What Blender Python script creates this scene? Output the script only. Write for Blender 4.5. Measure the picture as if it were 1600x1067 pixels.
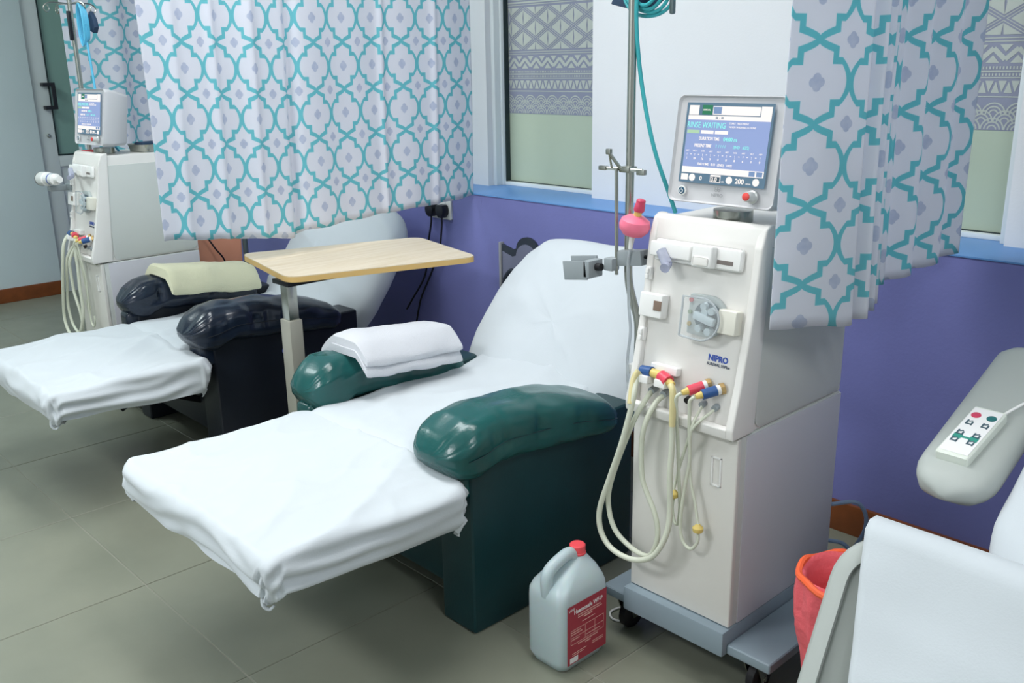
import bpy, bmesh, math, random
from mathutils import Vector, Matrix, noise
random.seed(7)
PI = math.pi
R = math.radians
scene = bpy.context.scene
for o in list(bpy.data.objects):
    bpy.data.objects.remove(o, do_unlink=True)
col = scene.collection

# ------------------------------------------------------------------ camera
cam_d = bpy.data.cameras.new('camera')
cam_d.sensor_width = 36.0
cam_d.lens = 1481.6 / 1600 * 36
cam_d.clip_start = 0.02
cam = bpy.data.objects.new('camera', cam_d)
col.objects.link(cam)
cam.matrix_world = (Matrix.Translation((0, 0, 1.415)) @ Matrix.Rotation(R(46.868), 4, 'Z')
                    @ Matrix.Rotation(R(73.649), 4, 'X') @ Matrix.Rotation(R(-1.0133), 4, 'Z'))
scene.camera = cam

# ------------------------------------------------------------------ world, exposure, room lights
scene.view_settings.view_transform = 'Standard'
scene.view_settings.look = 'None'
scene.view_settings.gamma = 1.0
scene.view_settings.use_curve_mapping = False
scene.view_settings.exposure = 0.16
w = bpy.data.worlds.new('world')
scene.world = w
w.use_nodes = True
w.node_tree.nodes['Background'].inputs[0].default_value = (0.55, 0.75, 0.8, 1)
w.node_tree.nodes['Background'].inputs[1].default_value = 0.3
LIGHTS = [(-1.75, 1.35, 15, (1.0, 0.97, 0.95)), (-3.0, 1.25, 21, (0.92, 0.98, 1.0)),
          (0.7, 0.6, 22, (0.93, 0.97, 1.0)), (-2.0, -1.2, 46, (0.95, 0.98, 1.0)), (-5.2, 0.3, 22, (0.86, 1.0, 1.0))]  # last entry is an added lamp that brightens the left wall
CEIL = 2.72
for (lx, ly, p, c) in LIGHTS:
    ld = bpy.data.lights.new('ceiling_lamp_light', 'AREA')
    ld.shape = 'RECTANGLE'
    ld.size = 1.15
    ld.size_y = 0.5
    ld.energy = p
    ld.color = c
    lo = bpy.data.objects.new('ceiling_lamp_light', ld)
    lo.location = (lx, ly, CEIL - 0.085)
    col.objects.link(lo)


# ------------------------------------------------------------------ helpers
def lin(c):
    return tuple(((v / 255) / 12.92 if v / 255 <= 0.04045 else ((v / 255 + 0.055) / 1.055) ** 2.4) for v in c)


MATS = {}


def mat(name, rgb, rough=0.5, metal=0.0, var=0.0, scale=8.0, bump=0.0, bscale=60.0, trans=0.0, ior=1.45,
        emit=None, estr=0.0, alpha=1.0, coat=0.0, sheen=0.0, spec=0.5, sss=0.0):
    if name in MATS:
        return MATS[name]
    m = bpy.data.materials.new(name)
    m.use_nodes = True
    nt = m.node_tree
    b = nt.nodes['Principled BSDF']
    c = lin(rgb)
    b.inputs['Base Color'].default_value = (*c, 1)
    b.inputs['Roughness'].default_value = rough
    b.inputs['Metallic'].default_value = metal
    b.inputs['IOR'].default_value = ior
    b.inputs['Specular IOR Level'].default_value = spec
    b.inputs['Transmission Weight'].default_value = trans
    b.inputs['Alpha'].default_value = alpha
    b.inputs['Coat Weight'].default_value = coat
    b.inputs['Sheen Weight'].default_value = sheen
    if sss:
        b.inputs['Subsurface Weight'].default_value = sss
        b.inputs['Subsurface Scale'].default_value = 0.02
    if emit:
        b.inputs['Emission Color'].default_value = (*lin(emit), 1)
        b.inputs['Emission Strength'].default_value = estr
    if var or bump:
        tc = nt.nodes.new('ShaderNodeTexCoord')
    if var:
        n = nt.nodes.new('ShaderNodeTexNoise')
        n.inputs['Scale'].default_value = scale
        n.inputs['Detail'].default_value = 6
        nt.links.new(tc.outputs['Object'], n.inputs['Vector'])
        mr = nt.nodes.new('ShaderNodeMapRange')
        mr.inputs[1].default_value = 0.3
        mr.inputs[2].default_value = 0.7
        mr.inputs[3].default_value = 1 - var
        mr.inputs[4].default_value = 1 + var
        nt.links.new(n.outputs['Fac'], mr.inputs[0])
        mx = nt.nodes.new('ShaderNodeVectorMath')
        mx.operation = 'SCALE'
        mx.inputs[0].default_value = c
        nt.links.new(mr.outputs[0], mx.inputs['Scale'])
        nt.links.new(mx.outputs[0], b.inputs['Base Color'])
    if bump:
        n2 = nt.nodes.new('ShaderNodeTexNoise')
        n2.inputs['Scale'].default_value = bscale
        n2.inputs['Detail'].default_value = 4
        nt.links.new(tc.outputs['Object'], n2.inputs['Vector'])
        bp = nt.nodes.new('ShaderNodeBump')
        bp.inputs['Strength'].default_value = bump
        bp.inputs['Distance'].default_value = 0.01
        nt.links.new(n2.outputs['Fac'], bp.inputs['Height'])
        nt.links.new(bp.outputs[0], b.inputs['Normal'])
    MATS[name] = m
    return m


def catmull(pts, n=8):
    P = [Vector(p) for p in pts]
    P = [P[0] * 2 - P[1]] + P + [P[-1] * 2 - P[-2]]
    out = []
    for i in range(1, len(P) - 2):
        a, b, c, d = P[i - 1], P[i], P[i + 1], P[i + 2]
        for k in range(n):
            t = k / n
            out.append(0.5 * ((2 * b) + (c - a) * t + (2 * a - 5 * b + 4 * c - d) * t * t + (3 * b - a - 3 * c + d) * t ** 3))
    out.append(P[-2])
    return out


class G:
    def __init__(self):
        self.v = []
        self.f = []

    def add(self, v, f):
        k = len(self.v)
        self.v += [tuple(x) for x in v]
        self.f += [tuple(i + k for i in q) for q in f]
        return self

    def frombm(self, bm):
        bm.verts.index_update()
        self.add([x.co[:] for x in bm.verts], [[x.index for x in f.verts] for f in bm.faces])
        bm.free()
        return self

    def box(self, c, s, bev=0.0, seg=2, m=None):
        bm = bmesh.new()
        bmesh.ops.create_cube(bm, size=1)
        for x in bm.verts:
            x.co = Vector((x.co.x * s[0], x.co.y * s[1], x.co.z * s[2]))
        if bev:
            bmesh.ops.bevel(bm, geom=bm.edges[:], offset=bev, segments=seg, affect='EDGES', profile=0.6)
        for x in bm.verts:
            x.co = (m @ x.co if m else x.co) + Vector(c)
        return self.frombm(bm)

    def bx(self, x0, x1, y0, y1, z0, z1, bev=0.0, seg=2):
        return self.box(((x0 + x1) / 2, (y0 + y1) / 2, (z0 + z1) / 2), (abs(x1 - x0), abs(y1 - y0), abs(z1 - z0)), bev, seg)

    def cyl(self, p0, p1, r0, r1=None, seg=20):
        r1 = r0 if r1 is None else r1
        p0, p1 = Vector(p0), Vector(p1)
        d = (p1 - p0).normalized()
        a = d.orthogonal().normalized()
        b = d.cross(a)
        vs = []
        for p, r in ((p0, r0), (p1, r1)):
            for i in range(seg):
                t = 2 * PI * i / seg
                vs.append(p + (a * math.cos(t) + b * math.sin(t)) * r)
        fs = [(i, (i + 1) % seg, seg + (i + 1) % seg, seg + i) for i in range(seg)]
        fs += [tuple(range(seg - 1, -1, -1)), tuple(range(seg, 2 * seg))]
        return self.add(vs, fs)

    def lathe(self, prof, o=(0, 0, 0), axis=(0, 0, 1), seg=24):
        o = Vector(o)
        q = Vector((0, 0, 1)).rotation_difference(Vector(axis).normalized())
        vs, fs = [], []
        n = len(prof)
        for (r, z) in prof:
            for i in range(seg):
                t = 2 * PI * i / seg
                vs.append(o + q @ Vector((r * math.cos(t), r * math.sin(t), z)))
        for j in range(n - 1):
            for i in range(seg):
                fs.append((j * seg + i, j * seg + (i + 1) % seg, (j + 1) * seg + (i + 1) % seg, (j + 1) * seg + i))
        fs.append(tuple(range(seg - 1, -1, -1)))
        fs.append(tuple((n - 1) * seg + i for i in range(seg)))
        return self.add(vs, fs)

    def tube(self, pts, r, seg=10, n=8, curve=True):
        P = catmull(pts, n) if curve and len(pts) > 2 else [Vector(p) for p in pts]
        rings = []
        up = None
        for i, p in enumerate(P):
            d = (P[min(i + 1, len(P) - 1)] - P[max(i - 1, 0)])
            if d.length < 1e-9:
                d = Vector((0, 0, 1))
            d.normalize()
            if up is None:
                up = d.orthogonal().normalized()
            up = (up - d * up.dot(d))
            if up.length < 1e-6:
                up = d.orthogonal()
            up.normalize()
            b = d.cross(up)
            rr = r(i / (len(P) - 1)) if callable(r) else r
            rings.append([p + (up * math.cos(2 * PI * k / seg) + b * math.sin(2 * PI * k / seg)) * rr for k in range(seg)])
        return self.loft(rings)

    def loft(self, rings, cap=True, closed=True):
        n = len(rings[0])
        vs = [v for r in rings for v in r]
        fs = []
        for j in range(len(rings) - 1):
            for i in range(n if closed else n - 1):
                fs.append((j * n + i, j * n + (i + 1) % n, (j + 1) * n + (i + 1) % n, (j + 1) * n + i))
        if cap and closed:
            fs.append(tuple(range(n - 1, -1, -1)))
            fs.append(tuple((len(rings) - 1) * n + i for i in range(n)))
        return self.add(vs, fs)

    def prism(self, poly, fn, d0, d1, bev=0.0, seg=2):
        """poly 2-d, fn(u, v, d) -> 3-d"""
        bm = bmesh.new()
        a = [bm.verts.new(fn(u, v, d0)) for u, v in poly]
        b = [bm.verts.new(fn(u, v, d1)) for u, v in poly]
        n = len(poly)
        bm.faces.new(a[::-1])
        bm.faces.new(b)
        for i in range(n):
            bm.faces.new((a[i], a[(i + 1) % n], b[(i + 1) % n], b[i]))
        bmesh.ops.recalc_face_normals(bm, faces=bm.faces[:])
        if bev:
            bmesh.ops.bevel(bm, geom=bm.edges[:], offset=bev, segments=seg, affect='EDGES', profile=0.6)
        return self.frombm(bm)

    def build(self, name, m, parent=None, smooth=35, label=None, uv=None, recalc=True):
        me = bpy.data.meshes.new(name)
        me.from_pydata(self.v, [], self.f)
        if recalc:
            bm = bmesh.new()
            bm.from_mesh(me)
            bmesh.ops.recalc_face_normals(bm, faces=bm.faces[:])
            bm.to_mesh(me)
            bm.free()
        if smooth:
            me.polygons.foreach_set('use_smooth', [True] * len(me.polygons))
            me.set_sharp_from_angle(angle=R(smooth))
        if m:
            me.materials.append(m)
        o = bpy.data.objects.new(name, me)
        col.objects.link(o)
        if parent:
            o.parent = parent
        if label:
            o['label'] = label
        return o


def tag(o, label, cat, group=None, kind=None):
    o['label'] = label
    o['category'] = cat
    if group:
        o['group'] = group
    if kind:
        o['kind'] = kind
    return o


def struct(o):
    o['kind'] = 'structure'
    return o


def thing(name, label, cat, loc=(0, 0, 0), rz=0.0, group=None):
    o = bpy.data.objects.new(name, None)
    o.empty_display_size = 0.05
    col.objects.link(o)
    o.location = loc
    o.rotation_euler = (0, 0, rz)
    return tag(o, label, cat, group)


def copy_tree(o, parent=None):
    c = o.copy()
    col.objects.link(c)
    c.parent = parent
    for ch in list(o.children):
        copy_tree(ch, c)
    return c


def rrect(w, h, r, n=6, cx=0.0, cy=0.0):
    out = []
    for (sx, sy, a0) in ((1, 1, 0), (-1, 1, 90), (-1, -1, 180), (1, -1, 270)):
        for k in range(n + 1):
            t = R(a0 + 90 * k / n)
            out.append((cx + sx * (w / 2 - r) + r * math.cos(t), cy + sy * (h / 2 - r) + r * math.sin(t)))
    return out


def text_mesh(name, s, size, m, parent, matrix, align='LEFT', depth=0.0006, bold=0.0, sx=1.0):
    cu = bpy.data.curves.new(name, 'FONT')
    cu.body = s
    cu.size = size
    cu.align_x = align
    cu.extrude = depth
    cu.offset = bold
    cu.resolution_u = 3
    t = bpy.data.objects.new(name, cu)
    col.objects.link(t)
    dg = bpy.context.evaluated_depsgraph_get()
    me = bpy.data.meshes.new_from_object(t.evaluated_get(dg))
    bpy.data.objects.remove(t, do_unlink=True)
    me.transform(matrix @ Matrix.Diagonal((sx, 1, 1, 1)))
    me.materials.clear()
    me.materials.append(m)
    me.name = name
    o = bpy.data.objects.new(name, me)
    col.objects.link(o)
    o.parent = parent
    return o


def nz(x, y, z, s=1.0):
    return noise.noise(Vector((x * s, y * s, z * s)))


# ------------------------------------------------------------------ materials
M_wall = mat('wall_white_paint', (226, 229, 232), 0.85, var=0.02, scale=3, bump=0.05, bscale=150)
M_wallL = mat('wall_grey_paint', (196, 210, 212), 0.8, var=0.03, scale=2, bump=0.05, bscale=150)
M_purple = mat('purple_paint', (120, 124, 184), 0.55, var=0.05, scale=4, bump=0.06, bscale=120)
M_sky = mat('light_blue_paint', (102, 152, 212), 0.4, var=0.03)
M_wood = mat('baseboard_wood', (126, 70, 34), 0.4, var=0.18, scale=14)
M_grout = mat('grout', (150, 150, 138), 0.9)
M_ceil = mat('ceiling_paint', (236, 238, 236), 0.9)
M_sheet = mat('white_cotton_sheet', (203, 210, 215), 0.9, var=0.015, scale=5, bump=0.05, bscale=260, sheen=0.2)
M_towel = mat('white_terry', (222, 224, 230), 0.95, bump=0.5, bscale=420, sheen=0.3)
M_towely = mat('cream_terry', (226, 224, 190), 0.95, bump=0.5, bscale=420, sheen=0.3)
M_green = mat('green_leather', (22, 82, 80), 0.26, var=0.15, scale=9, bump=0.06, bscale=160, coat=0.15)
M_black = mat('black_leather', (28, 38, 54), 0.24, var=0.15, scale=9, bump=0.06, bscale=160, coat=0.2)
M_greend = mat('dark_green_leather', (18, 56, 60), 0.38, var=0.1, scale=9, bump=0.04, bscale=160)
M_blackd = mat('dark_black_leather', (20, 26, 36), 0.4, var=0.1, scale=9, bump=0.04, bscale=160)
M_steel = mat('brushed_steel', (176, 178, 170), 0.25, metal=1.0)
M_darkmet = mat('dark_metal', (30, 32, 36), 0.45, metal=0.6)
M_mw = mat('machine_white', (232, 230, 226), 0.4, var=0.012, scale=4)
M_mside = mat('machine_side_panel', (206, 210, 206), 0.45, var=0.01)
M_mfront = mat('machine_door', (222, 220, 214), 0.45, var=0.03, scale=5)
M_mbase = mat('machine_base_grey', (140, 156, 166), 0.5)
M_mwhite = mat('machine_fitting_white', (238, 238, 236), 0.35)
M_mgrey = mat('fitting_grey', (150, 158, 162), 0.4)
M_bezel = mat('monitor_bezel', (205, 205, 208), 0.45)
M_rubber = mat('black_rubber', (26, 26, 30), 0.6)
M_clear = mat('clear_plastic', (220, 226, 230), 0.12, trans=0.55, ior=1.2)
M_hose = mat('hose_translucent', (222, 226, 208), 0.3, trans=0.1)
M_hosey = mat('hose_yellowed', (232, 220, 166), 0.3, trans=0.1)
M_yel = mat('yellow_plastic', (232, 206, 120), 0.35, trans=0.1)
M_red = mat('coupler_red', (222, 72, 92), 0.35)
M_blue = mat('coupler_blue', (42, 84, 142), 0.4)
M_brass = mat('brass', (188, 160, 110), 0.35, metal=0.8)
M_pink = mat('pink_rubber', (246, 124, 152), 0.35)
M_pinkd = mat('dark_pink_cap', (206, 70, 100), 0.4)
M_teal = mat('teal_tube', (64, 178, 186), 0.4)
M_lblue = mat('light_blue_tube', (96, 190, 226), 0.4)
M_navy = mat('navy_fabric', (44, 66, 92), 0.8)
M_can = mat('can_plastic', (206, 224, 228), 0.35, trans=0.25, sss=0.2)
M_cap = mat('can_cap_red', (244, 84, 92), 0.4)
M_label = mat('can_label', (168, 58, 72), 0.5)
M_labt = mat('label_print', (232, 190, 180), 0.6)
M_white = mat('plain_white', (240, 240, 240), 0.5)
M_bag = mat('red_bag', (244, 110, 118), 0.25, trans=0.1, bump=0.5, bscale=40, ior=1.2)
M_bin = mat('bin_red', (226, 70, 50), 0.4)
M_gplast = mat('grey_plastic', (178, 184, 180), 0.5)
M_gplastd = mat('grey_plastic_recess', (140, 146, 142), 0.55)
M_coral = mat('coral_vinyl', (255, 176, 142), 0.6, bump=0.03)
M_gtube = mat('grey_tube_frame', (104, 118, 120), 0.4, metal=0.4)
M_tabletop = None
M_plugk = mat('black_plug', (26, 28, 36), 0.4)
M_txtblue = mat('logo_blue', (58, 88, 176), 0.5)
M_txtgrey = mat('print_grey', (96, 104, 118), 0.6)
M_txtlt = mat('print_light_grey', (150, 152, 156), 0.6)


def wood_mat():
    m = bpy.data.materials.new('maple_laminate')
    m.use_nodes = True
    nt = m.node_tree
    b = nt.nodes['Principled BSDF']
    b.inputs['Roughness'].default_value = 0.4
    tc = nt.nodes.new('ShaderNodeTexCoord')
    mp = nt.nodes.new('ShaderNodeMapping')
    mp.inputs['Scale'].default_value = (45, 3, 30)
    n = nt.nodes.new('ShaderNodeTexNoise')
    n.inputs['Scale'].default_value = 1.3
    n.inputs['Detail'].default_value = 8
    n.inputs['Distortion'].default_value = 0.6
    cr = nt.nodes.new('ShaderNodeValToRGB')
    cr.color_ramp.elements[0].position = 0.3
    cr.color_ramp.elements[0].color = (*lin((216, 198, 168)), 1)
    cr.color_ramp.elements[1].position = 0.7
    cr.color_ramp.elements[1].color = (*lin((232, 218, 196)), 1)
    nt.links.new(tc.outputs['Object'], mp.inputs[0])
    nt.links.new(mp.outputs[0], n.inputs['Vector'])
    nt.links.new(n.outputs['Fac'], cr.inputs[0])
    nt.links.new(cr.outputs[0], b.inputs['Base Color'])
    return m


M_tabletop = wood_mat()
M_tedge = mat('table_edge_band', (214, 178, 112), 0.5)


def tile_mat():
    m = bpy.data.materials.new('floor_tile_glazed')
    m.use_nodes = True
    nt = m.node_tree
    b = nt.nodes['Principled BSDF']
    tc = nt.nodes.new('ShaderNodeTexCoord')
    oi = nt.nodes.new('ShaderNodeObjectInfo')
    n = nt.nodes.new('ShaderNodeTexNoise')
    n.inputs['Scale'].default_value = 2.5
    n.inputs['Detail'].default_value = 7
    ad = nt.nodes.new('ShaderNodeVectorMath')
    nt.links.new(tc.outputs['Object'], ad.inputs[0])
    nt.links.new(oi.outputs['Location'], ad.inputs[1])
    nt.links.new(ad.outputs[0], n.inputs['Vector'])
    cr = nt.nodes.new('ShaderNodeValToRGB')
    cr.color_ramp.elements[0].position = 0.3
    cr.color_ramp.elements[0].color = (*lin((124, 128, 114)), 1)
    cr.color_ramp.elements[1].position = 0.75
    cr.color_ramp.elements[1].color = (*lin((142, 144, 128)), 1)
    nt.links.new(n.outputs['Fac'], cr.inputs[0])
    nt.links.new(cr.outputs[0], b.inputs['Base Color'])
    n2 = nt.nodes.new('ShaderNodeTexNoise')
    n2.inputs['Scale'].default_value = 9
    nt.links.new(ad.outputs[0], n2.inputs['Vector'])
    mr = nt.nodes.new('ShaderNodeMapRange')
    mr.inputs[3].default_value = 0.26
    mr.inputs[4].default_value = 0.44
    nt.links.new(n2.outputs['Fac'], mr.inputs[0])
    nt.links.new(mr.outputs[0], b.inputs['Roughness'])
    return m


M_tile = tile_mat()


def curtain_mat():
    """white cotton printed with a teal quatrefoil trellis; pattern laid on the cloth's own UVs"""
    m = bpy.data.materials.new('trellis_print_cotton')
    m.use_nodes = True
    nt = m.node_tree
    b = nt.nodes['Principled BSDF']
    b.inputs['Roughness'].default_value = 0.9
    b.inputs['Sheen Weight'].default_value = 0.15
    uv = nt.nodes.new('ShaderNodeUVMap')
    sp = nt.nodes.new('ShaderNodeSeparateXYZ')
    nt.links.new(uv.outputs[0], sp.inputs[0])

    def val(x, sock):
        if isinstance(x, (int, float)):
            sock.default_value = x
        else:
            nt.links.new(x, sock)

    def op(o, a, bb=0.0, cc=None):
        n = nt.nodes.new('ShaderNodeMath')
        n.operation = o
        val(a, n.inputs[0])
        val(bb, n.inputs[1])
        if cc is not None:
            val(cc, n.inputs[2])
        return n.outputs[0]

    pitch = 0.16
    fu = op('SUBTRACT', op('FRACT', op('DIVIDE', sp.outputs[0], pitch)), 0.5)
    fv = op('SUBTRACT', op('FRACT', op('DIVIDE', sp.outputs[1], pitch)), 0.5)
    a = op('ABSOLUTE', fu)
    bb = op('ABSOLUTE', fv)

    def length(x, y):
        return op('SQRT', op('ADD', op('MULTIPLY', x, x), op('MULTIPLY', y, y)))

    bn_ = op('DIVIDE', bb, 0.25)
    lobe = op('MAXIMUM', op('SUBTRACT', bb, 0.25), op('SUBTRACT', a, op('SUBTRACT', 0.482, op('MULTIPLY', op('MULTIPLY', bn_, bn_), 0.125))))
    arch = op('MULTIPLY', op('ADD', op('SUBTRACT', bb, 0.5), op('MULTIPLY', op('POWER', op('DIVIDE', a, 0.25), 0.65), 0.115)), 0.92)
    top = op('MAXIMUM', op('SUBTRACT', a, 0.25), arch)
    sd = op('MINIMUM', lobe, top)
    line = op('SUBTRACT', 1.0, op('SMOOTH_MIN', 1.0, op('MAXIMUM', op('MULTIPLY', op('SUBTRACT', op('ABSOLUTE', sd), 0.038), 120.0), 0.0), 0.01))

    def dot(x, y, r):
        # small four-petal flower
        p1 = op('SUBTRACT', length(op('SUBTRACT', x, r * 0.55), y), r * 0.62)
        p2 = op('SUBTRACT', length(x, op('SUBTRACT', y, r * 0.55)), r * 0.62)
        d = op('MINIMUM', p1, p2)
        return op('LESS_THAN', d, 0.0)

    d1 = dot(a, bb, 0.095)
    a2 = op('SUBTRACT', 0.5, a)
    b2 = op('SUBTRACT', 0.5, bb)
    d2 = dot(a2, b2, 0.085)
    dots = op('MAXIMUM', d1, d2)
    nse = nt.nodes.new('ShaderNodeTexNoise')
    nse.inputs['Scale'].default_value = 60
    nt.links.new(uv.outputs[0], nse.inputs['Vector'])
    m1 = nt.nodes.new('ShaderNodeMix')
    m1.data_type = 'RGBA'
    m1.inputs[6].default_value = (*lin((236, 238, 246)), 1)
    m1.inputs[7].default_value = (*lin((198, 207, 227)), 1)
    nt.links.new(op('MULTIPLY', dots, op('ADD', 0.45, op('MULTIPLY', nse.outputs['Fac'], 0.8))), m1.inputs[0])
    m2 = nt.nodes.new('ShaderNodeMix')
    m2.data_type = 'RGBA'
    nt.links.new(m1.outputs[2], m2.inputs[6])
    m2.inputs[7].default_value = (*lin((124, 210, 220)), 1)
    nt.links.new(line, m2.inputs[0])
    nt.links.new(m2.outputs[2], b.inputs['Base Color'])
    tr = nt.nodes.new('ShaderNodeBsdfTranslucent')
    nt.links.new(m2.outputs[2], tr.inputs[0])
    mixs = nt.nodes.new('ShaderNodeMixShader')
    mixs.inputs[0].default_value = 0.42
    nt.links.new(b.outputs[0], mixs.inputs[1])
    nt.links.new(tr.outputs[0], mixs.inputs[2])
    nt.links.new(mixs.outputs[0], nt.nodes['Material Output'].inputs[0])
    return m


M_curt = curtain_mat()

# ------------------------------------------------------------------ the room
X0, X1, Y0, Y1 = -6.52, 2.2, -1.9, 2.57
fl = struct(G().bx(X0 - 0.1, X1 + 0.1, Y0 - 0.1, Y1 + 0.4, -0.08, -0.0025).build('floor', M_grout))
T = 0.594
tile_me = G().box((0, 0, -0.004), (T - 0.004, T - 0.004, 0.008), 0.0012, 1).build('tile', M_tile, fl)
gx0, gy0 = -1.893, 0.877           # a grout crossing
first = True
for i in range(-9, 8):
    for j in range(-6, 4):
        x, y = gx0 + (i + 0.5) * T, gy0 + (j + 0.5) * T
        if x < X0 - 0.25 or x > X1 + 0.25 or y < Y0 - 0.25 or y > Y1 + 0.2:
            continue
        if first:
            t = tile_me
            first = False
        else:
            t = tile_me.copy()
            col.objects.link(t)
        t.location = (x, y, 0)

struct(G().bx(X0 - 0.1, X1 + 0.1, Y1, Y1 + 0.42, 0, 0.9).build('wall_back', M_purple))
struct(G().bx(X0, X1, Y1 - 0.004, Y1 + 0.40, 0.9, 0.905, 0.001).build('trim_1', M_sky))
# upper wall: pillars between the windows and a header above them
WINS = [(-3.09, -2.489), (-1.55, -0.957)]
ub = G()
edges = [X0 - 0.1, WINS[0][0], WINS[0][1], WINS[1][0], WINS[1][1], X1 + 0.1]
for a, b in ((0, 1), (2, 3), (4, 5)):
    ub.bx(edges[a], edges[b], 2.772, 2.99, 0.905, CEIL)
ub.bx(X0 - 0.1, X1 + 0.1, 2.772, 2.99, 2.15, CEIL)
struct(ub.build('wall_back_upper', M_wall))
struct(G().bx(X0 - 0.15, X0, Y0, 2.035, 0, CEIL).bx(X0 - 0.15, X0, 2.035, 2.99, 2.12, CEIL).bx(X0 - 0.15, X0 - 0.08, 2.035, 2.99, 0, 2.12).build('wall_left', M_wallL))
struct(G().bx(X1, X1 + 0.12, Y0, 2.99, 0, CEIL).build('wall_right', M_wall))
struct(G().bx(X0 - 0.15, X1 + 0.12, Y0 - 0.12, Y0, 0, CEIL).build('wall_front', M_wall))
struct(G().bx(X0 - 0.15, X1 + 0.12, Y0 - 0.12, 2.99, CEIL, CEIL + 0.1).build('ceiling', M_ceil))
struct(G().bx(X0 + 0.016, X1, Y1 - 0.016, Y1 - 0.0005, 0, 0.098, 0.004).build('baseboard_back', M_wood))
struct(G().bx(X0 + 0.0005, X0 + 0.016, Y0, 2.03, 0, 0.09, 0.004).build('baseboard_left', M_wood))

# glazed door at the end of the left wall
M_doorw = mat('door_white', (214, 222, 222), 0.5)
M_dglass = mat('green_frosted_glass', (132, 166, 156), 0.2)
M_seal = mat('black_seal', (36, 52, 54), 0.5)
door = bpy.data.objects.new('door_1', None)
col.objects.link(door)
door.location = (X0, 2.04, 0)
struct(door)
G().bx(-0.075, -0.03, 0.0, 0.105, 0, 2.1, 0.003).bx(-0.075, -0.03, 0.47, 0.53, 0, 2.1, 0.003).bx(-0.075, -0.03, 0.105, 0.47, 2.02, 2.1, 0.003).bx(-0.075, -0.03, 0.105, 0.47, 0.82, 0.895, 0.003).build('door_frame', M_doorw, door)
G().bx(-0.06, -0.045, 0.10, 0.475, 0.03, 0.83).build('door_panel', M_doorw, door)
G().bx(-0.056, -0.048, 0.10, 0.475, 0.89, 2.03).build('pane', M_dglass, door)
G().bx(-0.05, -0.028, 0.101, 0.11, 0.893, 2.02).bx(-0.05, -0.028, 0.101, 0.47, 0.89, 0.898).build('glazing_seal', M_seal, door)
hd = G().box((0.022, 0.115, 1.265), (0.018, 0.022, 0.165), 0.003)
hd.bx(-0.031, 0.03, 0.055, 0.115, 1.325, 1.347, 0.002).bx(-0.031, 0.03, 0.055, 0.115, 1.183, 1.205, 0.002)
hd.build('handle', M_plugk, door, label='black pull handle')
G().lathe([(0.012, 0), (0.012, 0.012), (0.008, 0.016)], (-0.031, 0.06, 1.02), (1, 0, 0), 16).build('lock', M_steel, door)


# windows with patterned film
M_filmd = mat('film_slate_print', (134, 140, 160), 0.35, emit=(134, 140, 160), estr=0.04)  # slight emission imitates daylight coming through the film
M_filml = mat('film_pale_print', (176, 184, 178), 0.35, emit=(186, 194, 188), estr=0.03)  # pale shapes also glow a little, as if backlit by daylight
M_pane = mat('frosted_pane', (172, 186, 168), 0.22, emit=(166, 186, 166), estr=0.05)  # faint glow in the material stands in for daylight behind the pane
M_frame = mat('window_frame_white', (222, 230, 232), 0.45)


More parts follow.
